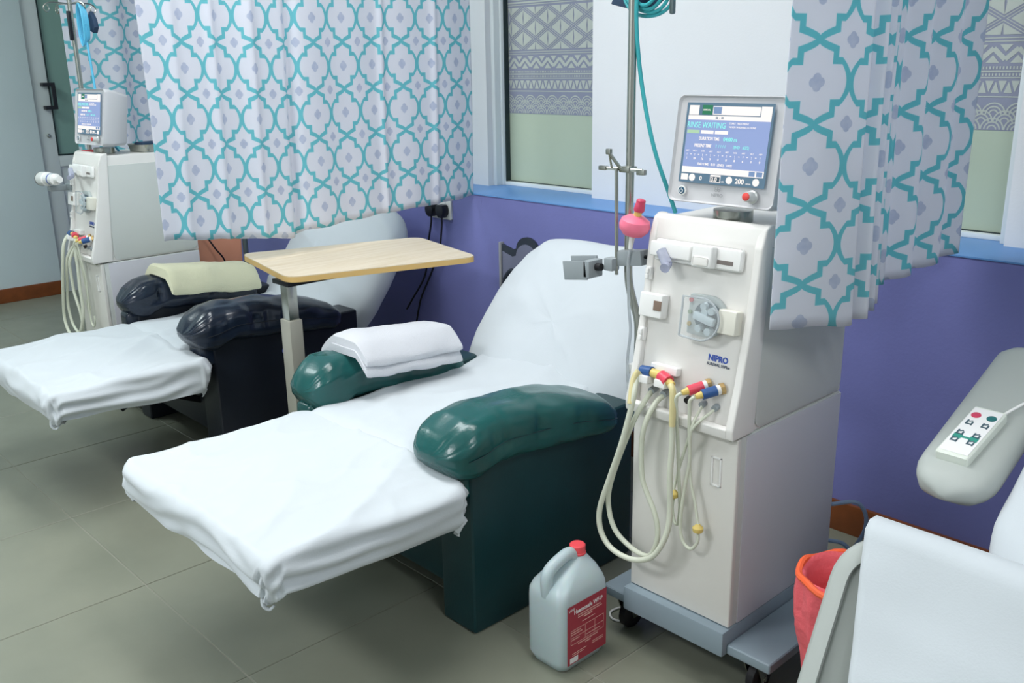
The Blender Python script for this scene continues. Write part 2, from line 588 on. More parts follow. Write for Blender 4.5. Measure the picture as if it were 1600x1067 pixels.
def film_shapes(x0, x1, zt):
    g = G()
    cnt = [0]

    def poly(p):
        # closed outline in x,z clipped by x-range; keep only shapes inside
        if min(q[0] for q in p) < x0 or max(q[0] for q in p) > x1 or max(q[1] for q in p) > zt:
            p = [(min(max(q[0], x0), x1), min(q[1], zt)) for q in p]
            if max(q[0] for q in p) - min(q[0] for q in p) < 1e-4 or max(q[1] for q in p) - min(q[1] for q in p) < 1e-4:
                return
        cnt[0] += 1
        y = 2.8685 - 6e-7 * cnt[0]
        g.add([(q[0], y, q[1]) for q in p], [tuple(range(len(p)))])

    def hline(z, h):
        poly([(x0, z), (x1, z), (x1, z + h), (x0, z + h)])

    def strip(pts, w):
        for (a, b) in zip(pts[:-1], pts[1:]):
            d = Vector((b[0] - a[0], b[1] - a[1]))
            if d.length < 1e-6:
                continue
            n = Vector((-d.y, d.x)).normalized() * w / 2
            poly([(a[0] + n.x, a[1] + n.y), (b[0] + n.x, b[1] + n.y), (b[0] - n.x, b[1] - n.y), (a[0] - n.x, a[1] - n.y)])

    # scallops
    r = 0.032
    nrow = 0
    for row in range(3):
        z = 1.212 + row * 0.021
        n = int((x1 - x0) / (2 * r)) + 2
        for k in range(n):
            cx = x0 + (k + (0.5 if row % 2 else 0)) * 2 * r
            for rr in (r * 0.97, r * 0.66, r * 0.36):
                pts = [(cx + rr * math.cos(t), z + rr * math.sin(t)) for t in [PI * q / 10 for q in range(11)]]
                pts = [p for p in pts if x0 <= p[0] <= x1]
                lim = [p for p in pts if not (row < 2 and p[1] > z + 0.03)]
                strip(lim, 0.0042)
    hline(1.3, 0.0035)
    # triangles band
    s = 0.028
    k = 0
    x = x0
    while x < x1 - s:
        poly([(x, 1.312), (x + s * 0.8, 1.312), (x + s * 0.4, 1.343)] if k % 2 else [(x, 1.345), (x + s * 0.8, 1.345), (x + s * 0.4, 1.314)])
        x += s * 0.62
        k += 1
    # ticks and lines
    hline(1.352, 0.003)
    x = x0
    while x < x1 - 0.006:
        poly([(x, 1.358), (x + 0.004, 1.358), (x + 0.004, 1.365), (x, 1.365)])
        poly([(x, 1.376), (x + 0.004, 1.376), (x + 0.004, 1.384), (x, 1.384)])
        x += 0.009
    hline(1.368, 0.005)
    # big zigzag with little triangles
    p = 0.066
    n = int((x1 - x0) / p) + 2
    for k in range(n):
        a = x0 + k * p
        strip([(a, 1.402), (a + p / 2, 1.432), (a + p, 1.402)], 0.013)
        poly([(a + p * .22, 1.393), (a + p * .78, 1.393), (a + p * .5, 1.414)])
        poly([(a - p * .26, 1.442), (a + p * .26, 1.442), (a, 1.422)])
    hline(1.449, 0.003)
    hline(1.458, 0.003)

    def diamonds(z0, z1):
        h = (z1 - z0) / 2
        wd = 0.142
        for row in range(5):
            zc = z0 + row * h / 2
            for k in range(-1, int((x1 - x0) / wd) + 2):
                cx = x0 + 0.02 + (k + (0.5 if row % 2 else 0)) * wd
                for (f0, f1) in ((0.92, 0.86), (0.74, 0.0)):
                    hx, hz = wd / 2, h / 2
                    out = [(cx, zc + hz * f0), (cx + hx * f0, zc), (cx, zc - hz * f0), (cx - hx * f0, zc)]
                    inn = [(cx, zc + hz * f1), (cx + hx * f1, zc), (cx, zc - hz * f1), (cx - hx * f1, zc)]
                    for q in range(4):
                        qq = (q + 1) % 4
                        quad = [out[q], out[qq], inn[qq], inn[q]] if f1 else [out[q], out[qq], (cx + (0.006 if out[q][0] + out[qq][0] > 2 * cx else -0.006) * 0.6, zc)]
                        quad = [(min(max(u, x0), x1), min(max(v, z0), z1)) for u, v in quad]
                        poly(quad)

    diamonds(1.468, 1.634)
    hline(1.642, 0.003)
    hline(1.65, 0.006)
    diamonds(1.70, 1.866)
    hline(1.662, 0.003)
    return g


for k, (a, b) in enumerate(WINS):
    wn = bpy.data.objects.new('window_%d' % (k + 1), None)
    col.objects.link(wn)
    struct(wn)
    fr = G()
    for (p, q) in ((a, a + 0.022), (b - 0.022, b)):
        fr.bx(p, q, 2.80, 2.90, 0.905, 2.15, 0.003)
    fr.bx(a, b, 2.84, 2.90, 0.905, 0.921, 0.003).bx(a, b, 2.84, 2.90, 2.12, 2.15, 0.003)
    fr.bx(a + 0.022, a + 0.034, 2.83, 2.89, 0.905, 2.13, 0.003)
    fr.build('window_frame', M_frame, wn)
    G().bx(a + 0.034, a + 0.039, 2.845, 2.868, 0.921, 2.12).bx(b - 0.027, b - 0.022, 2.845, 2.868, 0.921, 2.12).bx(a + 0.034, b - 0.022, 2.86, 2.868, 0.9205, 0.924).build('glazing_seal', M_seal, wn)
    G().bx(a + 0.02, b - 0.02, 2.8705, 2.88, 0.915, 2.13).build('pane', M_pane, wn)
    G().bx(a + 0.039, b - 0.027, 2.8692, 2.8703, 1.21, 2.12).build('film', M_filmd, wn)
    film_shapes(a + 0.039, b - 0.027, 2.1).build('film_print', M_filml, wn, smooth=0, recalc=False)

# ceiling luminaires
M_diff = mat('lamp_diffuser', (250, 250, 250), 0.6, emit=(250, 252, 255), estr=2.0)
for k, (lx, ly, p, c) in enumerate(LIGHTS):
    lt = thing('ceiling_light', ['rectangular ceiling light above the green recliner', 'rectangular ceiling light above the far machine',
                                 'rectangular ceiling light above the grey treatment chair', 'rectangular ceiling light nearest the front wall', 'rectangular ceiling light added to brighten the left wall'][k], 'ceiling light', (lx, ly, CEIL), 0, 'ceiling lights')
    G().bx(-0.63, 0.63, -0.3, 0.3, -0.05, -0.0005, 0.005).build('housing', M_wall, lt)
    G().bx(-0.59, 0.59, -0.26, 0.26, -0.062, -0.05, 0.003).build('diffuser', M_diff, lt)


# ------------------------------------------------------------------ curtains
def curtain(label, xfn, y0, y1, zb, zt, name='curtain', n=240, stretch=1.0, u0=0.0, v0=0.0, group=None):
    root = thing(name, label, 'curtain', (xfn(y0, 2.0), y0, 0), 0, group)
    ox, oy = root.location[0], root.location[1]
    nzv = 46
    vs, uvs, fs = [], [], []
    u = u0
    px = None
    for i in range(n + 1):
        t = i / n
        y = y0 + (y1 - y0) * t
        if px is not None:
            u += math.hypot(xfn(y, 1.2) - px[0], y - px[1]) * stretch
        px = (xfn(y, 1.2), y)
        b = zb(y)
        for j in range(nzv + 1):
            z = b + (zt - b) * j / nzv
            x = xfn(y, z)
            vs.append((x - ox, y - oy + 0.006 * nz(y * 3, z * 2, 4.0), z))
            uvs.append((u, z - b * 0.25 + v0 + 0.004 * nz(y * 4, z * 4, 1)))
    for i in range(n):
        for j in range(nzv):
            k = i * (nzv + 1) + j
            fs.append((k, k + nzv + 1, k + nzv + 2, k + 1))
    g = G().add(vs, fs)
    o = g.build('fabric', M_curt, root, smooth=180, recalc=False)
    ul = o.data.uv_layers.new(name='UVMap')
    for l in o.data.loops:
        ul.data[l.index].uv = uvs[l.vertex_index]
    sm = o.modifiers.new('thickness', 'SOLIDIFY')
    sm.thickness = 0.0018
    # hem band: a doubled strip along the bottom edge
    hv, hf = [], []
    for i in range(n + 1):
        y = y0 + (y1 - y0) * i / n
        b = zb(y)
        for (dz, dx) in ((0.0, 0.0022), (0.022, 0.0022)):
            hv.append((xfn(y, b + dz) - ox + dx, y - oy + 0.006 * nz(y * 3, (b + dz) * 2, 4.0), b + dz))
    for i in range(n):
        hf.append((2 * i, 2 * i + 2, 2 * i + 3, 2 * i + 1))
    return root, o


def lerp_pts(P, y):
    if y <= P[0][0]:
        return P[0][1]
    for (a, b) in zip(P[:-1], P[1:]):
        if y <= b[0]:
            return a[1] + (b[1] - a[1]) * (y - a[0]) / (b[0] - a[0])
    return P[-1][1]


ZT = 2.08


def xL(y, z):
    k = (ZT - z) / 1.2
    f = 0.010 * math.sin(y * 11 + 0.6) + 0.004 * math.sin(y * 31 + 1.1 + 0.3 * z)
    for (c, h, wd) in ((1.335, 0.016, 0.02), (1.47, 0.02, 0.018), (1.60, 0.022, 0.02), (1.745, -0.035, 0.016), (2.13, 0.012, 0.012), (2.36, 0.012, 0.012)):
        f += h * math.exp(-((y - c - 0.02 * (z - 1.2)) / wd) ** 2)
    return -2.94 + f * (0.7 + 0.4 * k) + 0.006 * nz(y * 2, z * 2, 0)


ZL = [(1.25, 0.892), (1.45, 0.868), (1.70, 0.838), (1.74, 0.842), (1.76, 0.858), (2.1, 0.876), (2.575, 0.898)]
curtain('long teal trellis curtain hanging between the wooden table and the window', xL, 1.24, 2.565, lambda y: lerp_pts(ZL, y) + 0.002 * math.sin(y * 40), ZT, stretch=1.22, u0=0.07, group='trellis print curtains')


def xR(y, z):
    k = (ZT - z) / 1.2
    if y < 1.86:
        f = -0.028 + 0.075 * (y - 1.675) / 0.185 + 0.010 * math.sin((y - 1.675) / 0.185 * PI)
    elif y < 2.04:
        f = 0.047 * (1 - (y - 1.86) / 0.18) + 0.022 * math.sin((y - 1.86) / 0.06 * 2 * PI) * (-1)
    else:
        f = 0.016 * math.sin((y - 2.04) / 0.15 * 2 * PI + 0.8 * math.sin(y * 9)) - 0.012
    bl = 0.03 * math.exp(-((y - 2.055) / 0.025) ** 2)
    return -0.975 + f * (0.8 + 0.3 * k) - bl + 0.008 * nz(y * 2, z * 2, 5)


ZR = [(1.6, 0.885), (1.85, 0.868), (2.05, 0.885), (2.08, 0.905), (2.1, 0.905), (2.35, 0.915), (2.56, 0.92)]
curtain('gathered trellis curtain hanging beside the large white dialysis machine', xR, 1.675, 2.52, lambda y: lerp_pts(ZR, y) + 0.003 * math.sin(y * 40), ZT, n=320, u0=0.015, v0=0.05, group='trellis print curtains')


def x3(y, z):
    return -4.85 + 0.03 * math.sin(y * 17 + 0.5) + 0.012 * math.sin(y * 40)


curtain('far trellis curtain hanging behind the distant dialysis machine', x3, 1.70, 2.56, lambda y: 0.9, ZT, u0=0.02, group='trellis print curtains')

for k, (cx, y0) in enumerate(((-2.94, 1.2), (-0.975, 1.5), (-4.85, 1.6))):
    rl = thing('curtain_rail', ['metal curtain rail above the long trellis curtain', 'metal curtain rail above the gathered trellis curtain', 'metal curtain rail above the far trellis curtain'][k], 'curtain rail', (cx, y0, ZT), 0, 'curtain rails')
    G().cyl((0, 0, 0.012), (0, 2.772 - y0, 0.012), 0.012, seg=14).build('rod', M_steel, rl)
    for yy in (0.06, 0.7):
        G().cyl((0, yy, 0.012), (0, yy, CEIL - ZT - 0.0005), 0.005, seg=8).build('hanger', M_steel, rl)


# ------------------------------------------------------------------ recliners
def super_ring(cx, cy, cz, hw, hh, p=2.6, n=40, axis='y', fn=None):
    out = []
    for i in range(n):
        t = 2 * PI * i / n
        c, s = math.cos(t), math.sin(t)
        u = hw * math.copysign(abs(c) ** (2 / p), c)
        v = hh * math.copysign(abs(s) ** (2 / p), s)
        out.append((cx + u, cy, cz + v))
    return out


PAD_TOP = [(0, 0.53), (0.05, 0.565), (0.14, 0.594), (0.3, 0.602), (0.5, 0.594), (0.7, 0.574), (0.9, 0.535), (1, 0.49)]
PAD_BOT = [(0, 0.485), (0.05, 0.445), (0.15, 0.435), (0.25, 0.462), (0.6, 0.445), (0.9, 0.42), (1, 0.44)]


def pad_dims(t):
    e0 = math.sqrt(max(0, 1 - (1 - min(1, t / 0.13)) ** 2))
    e1 = math.sqrt(max(0, 1 - (max(0, t - 0.9) / 0.1) ** 2))
    return max(0.05, e0 * e1), lerp_pts(PAD_TOP, t), lerp_pts(PAD_BOT, t)


def arm_pad(side, seed, wr, xc, hw0, L0):
    """overstuffed arm: loft along y, gathered at the front, rolling down over the arm panel"""
    rings = []
    n = 64
    L1 = 0.545
    rnd = random.Random(int(seed * 10))
    gath = [(2 * PI * (q + rnd.uniform(-0.3, 0.3)) / 26, rnd.uniform(0.05, 0.28), rnd.uniform(0.12, 0.22), rnd.uniform(-1, 1)) for q in range(26)]
    cross = [(rnd.uniform(0.15, 0.75), rnd.uniform(0.012, 0.03), rnd.uniform(-0.12, 0.12), rnd.uniform(0.5, 1.0)) for _ in range(9)]
    for i in range(n + 1):
        t = i / n
        y = L0 + (L1 - L0) * t
        e, topz, botz = pad_dims(t)
        cz = (topz + botz) / 2
        hh = (topz - botz) / 2 * (0.4 + 0.6 * e)
        hw = hw0 * (0.35 + 0.65 * e)
        ring = []
        m = 72
        for k in range(m):
            a = 2 * PI * k / m
            c, s = math.cos(a), math.sin(a)
            ez = 0.72 if s > 0 else 0.5
            u = hw * math.copysign(abs(c) ** 0.66, c)
            v = hh * math.copysign(abs(s) ** ez, s)
            pl = 0.0
            for (ga, gl, gw, gs) in gath:       # gathers fanning back from the front edge
                da = (a - ga + PI) % (2 * PI) - PI
                pl += -0.0036 * wr * math.exp(-(da / (gw * 0.55)) ** 2) * max(0.0, 1 - t / (gl + 0.1)) * (0.6 + 0.4 * gs)
            for (ct, cw, cs, ch) in cross:      # soft puckers across the roll
                d = t - ct - cs * c * 0.5
                pl += -0.0036 * wr * ch * math.exp(-(d / cw) ** 2) * math.exp(-((v / hh - 0.1) / 0.55) ** 2)
            pl += 0.008 * nz(u * 7, y * 6 + seed, v * 7) + 0.003 * wr * nz(u * 22, y * 14 + seed, v * 22)
            if abs(c) > 0.5:
                pl -= 0.004 * math.exp(-((v + 0.005) / 0.006) ** 2)
            rr = Vector((u, 0, v))
            d = rr.normalized() if rr.length > 1e-6 else Vector((0, 0, 0))
            rr = rr + d * pl
            ring.append((side * xc + rr.x, y, cz + rr.z))
        rings.append(ring)
    return G().loft(rings)


def seam_line(side, xc, hw0, L0):
    pts = []
    for i in range(24):
        t = 0.08 + 0.86 * i / 23
        y = L0 + (0.545 - L0) * t
        e, topz, botz = pad_dims(t)
        hw = hw0 * (0.35 + 0.65 * e)
        pts.append((side * (xc + hw - 0.001), y, (topz + botz) / 2 - 0.003))
    return pts


def slab(hw, hh, th, ang, cy, cz, p1=4.5, p2=2.6, wr=0.0, seed=0, nu=72, nv=36, bottom=1.0):
    """reclined padded back: superellipsoid, narrower at the bottom"""
    vs, fs = [], []
    ca, sa = math.cos(ang), math.sin(ang)
    for j in range(nv + 1):
        ph = -PI / 2 + PI * j / nv
        cp, sp = math.cos(ph), math.sin(ph)
        f = math.copysign(abs(cp) ** (2 / p2), cp)
        w = th * math.copysign(abs(sp) ** (2 / p2), sp)
        for i in range(nu):
            a = 2 * PI * i / nu
            c, s = math.cos(a), math.sin(a)
            u = hw * f * math.copysign(abs(c) ** (2 / p1), c)
            v = hh * f * math.copysign(abs(s) ** (2 / p1), s)
            k = (v / hh + 1) / 2
            u *= bottom + (1 - bottom) * k
            ww = w
            if wr:
                q = nz(u * 3.2 + v * 2.2, v * 2.5 - u * 1.5, seed + 3.0) * 0.016 + 0.014 * crease(u * 0.9 + v * 0.7, v * 0.8 - u * 0.5, seed)
                q += 0.005 * math.sin((u * 0.8 - v) * 26 + 3 * nz(u * 3, v * 3, seed)) * max(0, 0.8 - k)
                ww += wr * q * (1 if sp > 0 else 0.3)
                u += wr * 0.006 * nz(v * 14, u * 2, seed + 9)
            # local frame: v up along the back, ww along the outward normal (front side)
            y = cy + v * sa - ww * ca
            z = cz + v * ca + ww * sa
            vs.append((u, y, z))
    for j in range(nv):
        for i in range(nu):
            fs.append((j * nu + i, j * nu + (i + 1) % nu, (j + 1) * nu + (i + 1) % nu, (j + 1) * nu + i))
    return G().add(vs, fs)


def crease(x, y, seed):
    """soft ridged folds"""
    r = 0.0
    for k, (fx, fy, amp) in enumerate(((2.3, 1.4, 1.0), (4.6, 3.1, 0.5), (9, 5.5, 0.25))):
        v = 1 - abs(nz(x * fx + 1.7 * y, y * fy - 0.6 * x, seed + 3.3 * k)) * 2.4
        r += amp * max(0, v) ** 3
    return r


def drape(x0, x1, y0, y1, z, drop_f, drop_b, r, seed, rc=0.05, tuck=0.25, nx=120, ny=110):
    """a sheet pulled over a padded board: crowned top, rounded edges, hanging creased sides"""
    ax0, ax1, ay0, ay1 = x0 + rc, x1 - rc, y0 + rc, y1 - rc
    dmax = rc - r + max(drop_f, drop_b) + PI * r / 2
    vs, fs = [], []
    for i in range(nx + 1):
        sx = (ax0 - dmax) + (ax1 - ax0 + 2 * dmax) * i / nx
        for j in range(ny + 1):
            sy = (ay0 - dmax) + (ay1 - ay0 + 2 * dmax) * j / ny
            cx, cy = min(max(sx, ax0), ax1), min(max(sy, ay0), ay1)
            ex, ey = sx - cx, sy - cy
            cheb = max(abs(ex), abs(ey))
            e = math.hypot(ex, ey)
            k = min(1, max(0, (cy - y0) / (y1 - y0)))
            drop = drop_f + (drop_b - drop_f) * k
            top = 0.012 * nz(sx * 3, sy * 3, seed) + 0.013 * crease(sx, sy, seed)
            crown = 0.014 * (1 - ((cx - (x0 + x1) / 2) / ((x1 - x0) / 2)) ** 2)
            if e < 1e-6:
                vs.append((sx, sy, z + top + crown))
                continue
            dx, dy = ex / e, ey / e
            flat = rc - r
            lim = flat + PI * r / 2 + drop * (1.0 + 0.22 * nz(cx * 5 + 9, cy * 5, seed) + 0.25 * (2 * abs(dx * dy)))
            e = lim * cheb / dmax
            if e < flat:
                h, dz = e, 0.0
            elif e < flat + PI * r / 2:
                th = (e - flat) / r
                h, dz = flat + r * math.sin(th), -r * (1 - math.cos(th))
            else:
                q = e - flat - PI * r / 2
                h, dz = rc - tuck * q * q / max(drop, 0.01), -r - q
            along = cx * abs(dy) + cy * abs(dx)
            f = min(1, max(0, (e - flat) / 0.04))
            cr = 0.010 * math.sin(dz * 150 + 7 * nz(along * 2.6, dz * 2 + along * 3, seed + 4)) * min(1, -dz / 0.03) * (0.4 + nz(along * 4, 1.5, seed + 2))
            cr += 0.018 * nz(along * 2.2, dz * 26, seed + 7) + 0.010 * nz(along * 7 + dz * 9, dz * 6, seed + 1)
            h += cr * f
            vs.append((cx + dx * h, cy + dy * h, z + dz + (top + crown) * max(0, 1 - max(0, e - flat) / 0.06)))
    for i in range(nx):
        for j in range(ny):
            k = i * (ny + 1) + j
            fs.append((k, k + ny + 1, k + ny + 2, k + 1))
    return G().add(vs, fs)


def recliner(label, loc, ml, md, zf, seed, wr, sheet_label, back_label, ang=R(38.5)):
    t = thing('recliner', label, 'recliner', loc, 0)
    for s in (-1, 1):
        xc, hw0, L0, xi, xo = (0.335, 0.104, -0.085, 0.265, 0.395) if s > 0 else (0.312, 0.086, -0.05, 0.265, 0.36)
        G().bx(s * xi, s * xo, 0.0, 0.62, 0.0005, 0.48, 0.012, 3).build('arm_panel', md, t)
        p = arm_pad(s, seed + s, wr, xc, hw0, L0).build('arm_pad', ml, t, smooth=60)
        G().tube(seam_line(s, xc, hw0, L0), 0.0014, 6, 3).build('seam', md, p)
        # gathered leather collar under the roll
        G().box((s * (xi + xo) / 2, -0.012, 0.425), (xo - xi - 0.012, 0.06, 0.09), 0.024, 4).build('arm_collar', ml, t)
    G().bx(-0.262, 0.262, 0.02, 0.62, 0.09, 0.26, 0.01).build('base', md, t)
    G().bx(-0.262, 0.262, 0.0, 0.60, 0.262, zf - 0.012, 0.03, 3).build('seat', ml, t)
    G().bx(-0.262, 0.425, -0.57, -0.05, zf - 0.09, zf - 0.012, 0.03, 3).build('footrest', md, t)
    slab(0.335, 0.315, 0.085, ang, 0.785, 0.565, p1=3.6, bottom=1.1).build('backrest', md, t)
    mech = G()
    for s in (-0.2, 0.2):
        mech.box((s, -0.12, zf - 0.14), (0.014, 0.36, 0.026), 0.002, 1, Matrix.Rotation(R(8), 3, 'X'))
        mech.box((s * 0.93, -0.08, zf - 0.18), (0.012, 0.30, 0.026), 0.002, 1, Matrix.Rotation(R(-24), 3, 'X'))
        mech.box((s * 1.05, -0.2, zf - 0.13), (0.012, 0.2, 0.024), 0.002, 1, Matrix.Rotation(R(28), 3, 'X'))
    mech.cyl((-0.21, -0.05, zf - 0.17), (0.21, -0.05, zf - 0.17), 0.009, seg=10)
    mech.build('footrest_mechanism', M_darkmet, t)
    # cloth on the seat and footrest
    sh = thing('sheet', sheet_label, 'sheet', (loc[0], loc[1], zf), 0, 'white sheets on the recliners')
    d = drape(-0.285, 0.455, -0.60, -0.03, 0.0, 0.055, 0.095, 0.026, seed)
    d.build('footrest_cover', M_sheet, sh, smooth=180, recalc=False)
    kn = G()
    for q in range(5):
        kn.tube([(0.40 - 0.02 * q, -0.575 + 0.012 * q, -0.085), (0.405 - 0.016 * q, -0.58 + 0.01 * q, -0.105 - 0.004 * (q % 2)), (0.41 - 0.012 * q, -0.57 + 0.012 * q, -0.118 + 0.005 * (q % 3)), (0.415 - 0.02 * q, -0.56 + 0.015 * q, -0.11)], lambda t: 0.006 * (1 - 0.6 * t), 7, 4)
    kn.build('loose_hem', M_sheet, sh)
    vs, fs = [], []
    nx, ny = 40, 44
    for i in range(nx + 1):
        x = -0.262 + 0.524 * i / nx
        for j in range(ny + 1):
            y = -0.10 + 0.72 * j / ny
            q = abs(x) / 0.262
            z = 0.010 + 0.010 * (1 - q ** 2) + 0.012 * nz(x * 5, y * 5, seed) + 0.010 * crease(x, y, seed) + 0.03 * max(0, (y - 0.42) / 0.2) ** 2
            z -= 0.02 * max(0, (-0.04 - y) / 0.06)
            z -= 0.035 * max(0, (q - 0.9) / 0.1)
            vs.append((x, y, z))
    for i in range(nx):
        for j in range(ny):
            k = i * (ny + 1) + j
            fs.append((k, k + ny + 1, k + ny + 2, k + 1))
    G().add(vs, fs).build('seat_cover', M_sheet, sh, smooth=180, recalc=False)
    bs = slab(0.35, 0.335, 0.105, ang, 0.78, 0.56, p1=3.4, wr=1.0, seed=seed, bottom=1.12).build('back_sheet', M_sheet, None, smooth=180)
    bs.location = loc
    tag(bs, back_label, 'sheet', 'white sheets on the recliners')
    return t


C1 = (-2.025, 1.38, 0)
C2 = (-3.51, 1.45, 0)
recliner('dark green leather recliner with raised footrest beside the large dialysis machine', C1, M_green, M_greend, 0.455, 2.3, 1.6,
         'white sheet over the footrest of the green recliner', 'white sheet covering the reclined back of the green recliner')
recliner('black leather recliner with raised footrest behind the wooden table', C2, M_black, M_blackd, 0.425, 9.1, 2.3,
         'white sheet over the footrest of the black recliner', 'white sheet covering the reclined back of the black recliner')


# folded towels on the left arms
def towel(name, label, loc, w, l, layers, th, m, seed, rz, droop=0.0, rx=0.0):
    t = thing(name, label, 'towel', loc, rz, 'folded towels')
    t.rotation_euler = (rx, 0, rz)
    z = 0.0
    for k in range(layers):
        vs, fs = [], []
        n = 30
        mm = 22
        W, Lh = w / 2 * (1 - 0.02 * k), l / 2 * (1 - 0.015 * k)
        rings = []
        for i in range(n + 1):
            y = -Lh + 2 * Lh * i / n
            e = min(1, (1 - abs(y) / Lh) / 0.06) if abs(y) < Lh else 0
            hh = th / 2 * (0.7 + 0.3 * math.sqrt(max(0, 1 - (1 - e) ** 2)))
            ring = []
            for q in range(mm * 2):
                a = 2 * PI * q / (mm * 2)
                c, s = math.cos(a), math.sin(a)
                u = W * math.copysign(abs(c) ** 0.35, c)
                v = hh * math.copysign(abs(s) ** 0.45, s)
                dr = -droop * (max(0, abs(u) - 0.05) ** 1.4)
                ring.append((u + 0.006 * nz(y * 8, v * 40, seed + k), y + 0.006 * nz(u * 8, v * 40, seed + k + 5),
                             z + th / 2 + v + 0.009 * nz(u * 8, y * 8, seed + k) + 0.004 * crease(u * 2, y * 2, seed + k) + dr))
            rings.append(ring)
        G().loft(rings).build('fold', m, t, smooth=60)
        z += th * 0.98
    return t


towel('folded_towel', 'white folded towel stacked on the left arm of the green recliner', (-2.305, 1.655, 0.574), 0.23, 0.38, 2, 0.032, M_towel, 3, R(3), 2.6, R(-5))
towel('folded_towel', 'cream yellow towel lying on the left arm of the black recliner', (-3.80, 1.76, 0.568), 0.24, 0.42, 1, 0.05, M_towely, 8, R(6), 3.0, R(-7))

# ------------------------------------------------------------------ overbed table
tb = thing('overbed_table', 'maple topped overbed table on a steel post between the recliners', 'table', (-2.70, 1.535, 0))
A = Vector((-3.12, 1.595)); B = Vector((-2.64, 1.50)); Cc = Vector((-2.445, 2.135)); D = Vector((-2.905, 2.235))


def round_poly(P, r, n=5):
    out = []
    for i in range(len(P)):
        p, a, b = P[i], P[i - 1], P[(i + 1) % len(P)]
        u, v = (a - p).normalized(), (b - p).normalized()
        for k in range(n + 1):
            s = k / n
            q = (1 - s) ** 2 * (p + u * r) + 2 * s * (1 - s) * p + s * s * (p + v * r)
            out.append((q.x, q.y))
    return out


cen = Vector((-2.70, 1.535))
pol = round_poly([A - cen, B - cen, Cc - cen, D - cen], 0.05)
tt = G().prism(pol, lambda u, v, d: Vector((u, v, d)), 0.755, 0.7745).build('tabletop', M_tabletop, tb, smooth=30)
pole2 = [(u * 1.004, v * 1.004) for u, v in pol]
G().prism(pole2, lambda u, v, d: Vector((u, v, d)), 0.7535, 0.7715).build('edge_band', M_tedge, tb, smooth=30)
G().bx(-0.022, 0.022, -0.018, 0.018, 0.55, 0.753, 0.003).build('inner_post', M_steel, tb)
M_postg = mat('post_grey_paint', (178, 176, 164), 0.4, metal=0.3)
G().bx(-0.03, 0.03, -0.024, 0.024, 0.045, 0.62, 0.004).build('outer_post', M_postg, tb)
G().bx(-0.05, 0.05, -0.03, 0.40, 0.738, 0.754, 0.003).build('top_bracket', M_darkmet, tb)
bs = G().bx(-0.34, 0.03, -0.02, 0.02, 0.03, 0.06, 0.004)
bs.bx(-0.02, 0.02, -0.05, 0.62, 0.03, 0.06, 0.004)
bs.build('base', M_postg, tb)
for (x, y) in ((0, -0.04), (0, 0.6), (-0.32, 0)):
    G().lathe([(0.008, -0.01), (0.018, -0.008), (0.02, 0), (0.018, 0.008), (0.008, 0.01)], (x, y, 0.0203), (1, 0, 0), 14).build('caster', M_rubber, tb)
G().lathe([(0.006, 0), (0.006, 0.012), (0.013, 0.014), (0.013, 0.024), (0.009, 0.027)], (-0.03, -0.0, 0.50), (-1, 0, 0), 14).build('knob', mat('knob_blue', (70, 84, 150), 0.4), tb)


# ------------------------------------------------------------------ dialysis machine (origin: floor, front left corner)
def panel_y(z):
    return -0.011 + (z - 0.63) * 0.137


def pz(x, z, off=0.0):
    """point on the slanted front panel, `off` proud of it"""
    return Vector((x, panel_y(z) - off, z))


TILT = math.atan(0.137)
RP = Matrix.Rotation(-TILT, 3, 'X')      # tilts a vertical box to the panel


def PBOX(g, x0, x1, z0, z1, d0, d1, bev=0.003):
    c = pz((x0 + x1) / 2, (z0 + z1) / 2, (d0 + d1) / 2)
    return g.box(c, (x1 - x0, d1 - d0, z1 - z0), bev, 3, RP)


def PM(x, z, off, rot=0.0):
    """matrix that puts flat xy lettering on the panel"""
    return Matrix.Translation(pz(x, z, off)) @ Matrix.Rotation(PI / 2 - TILT, 4, 'X')


PN = Vector((0, -math.cos(TILT), math.sin(TILT))).normalized()


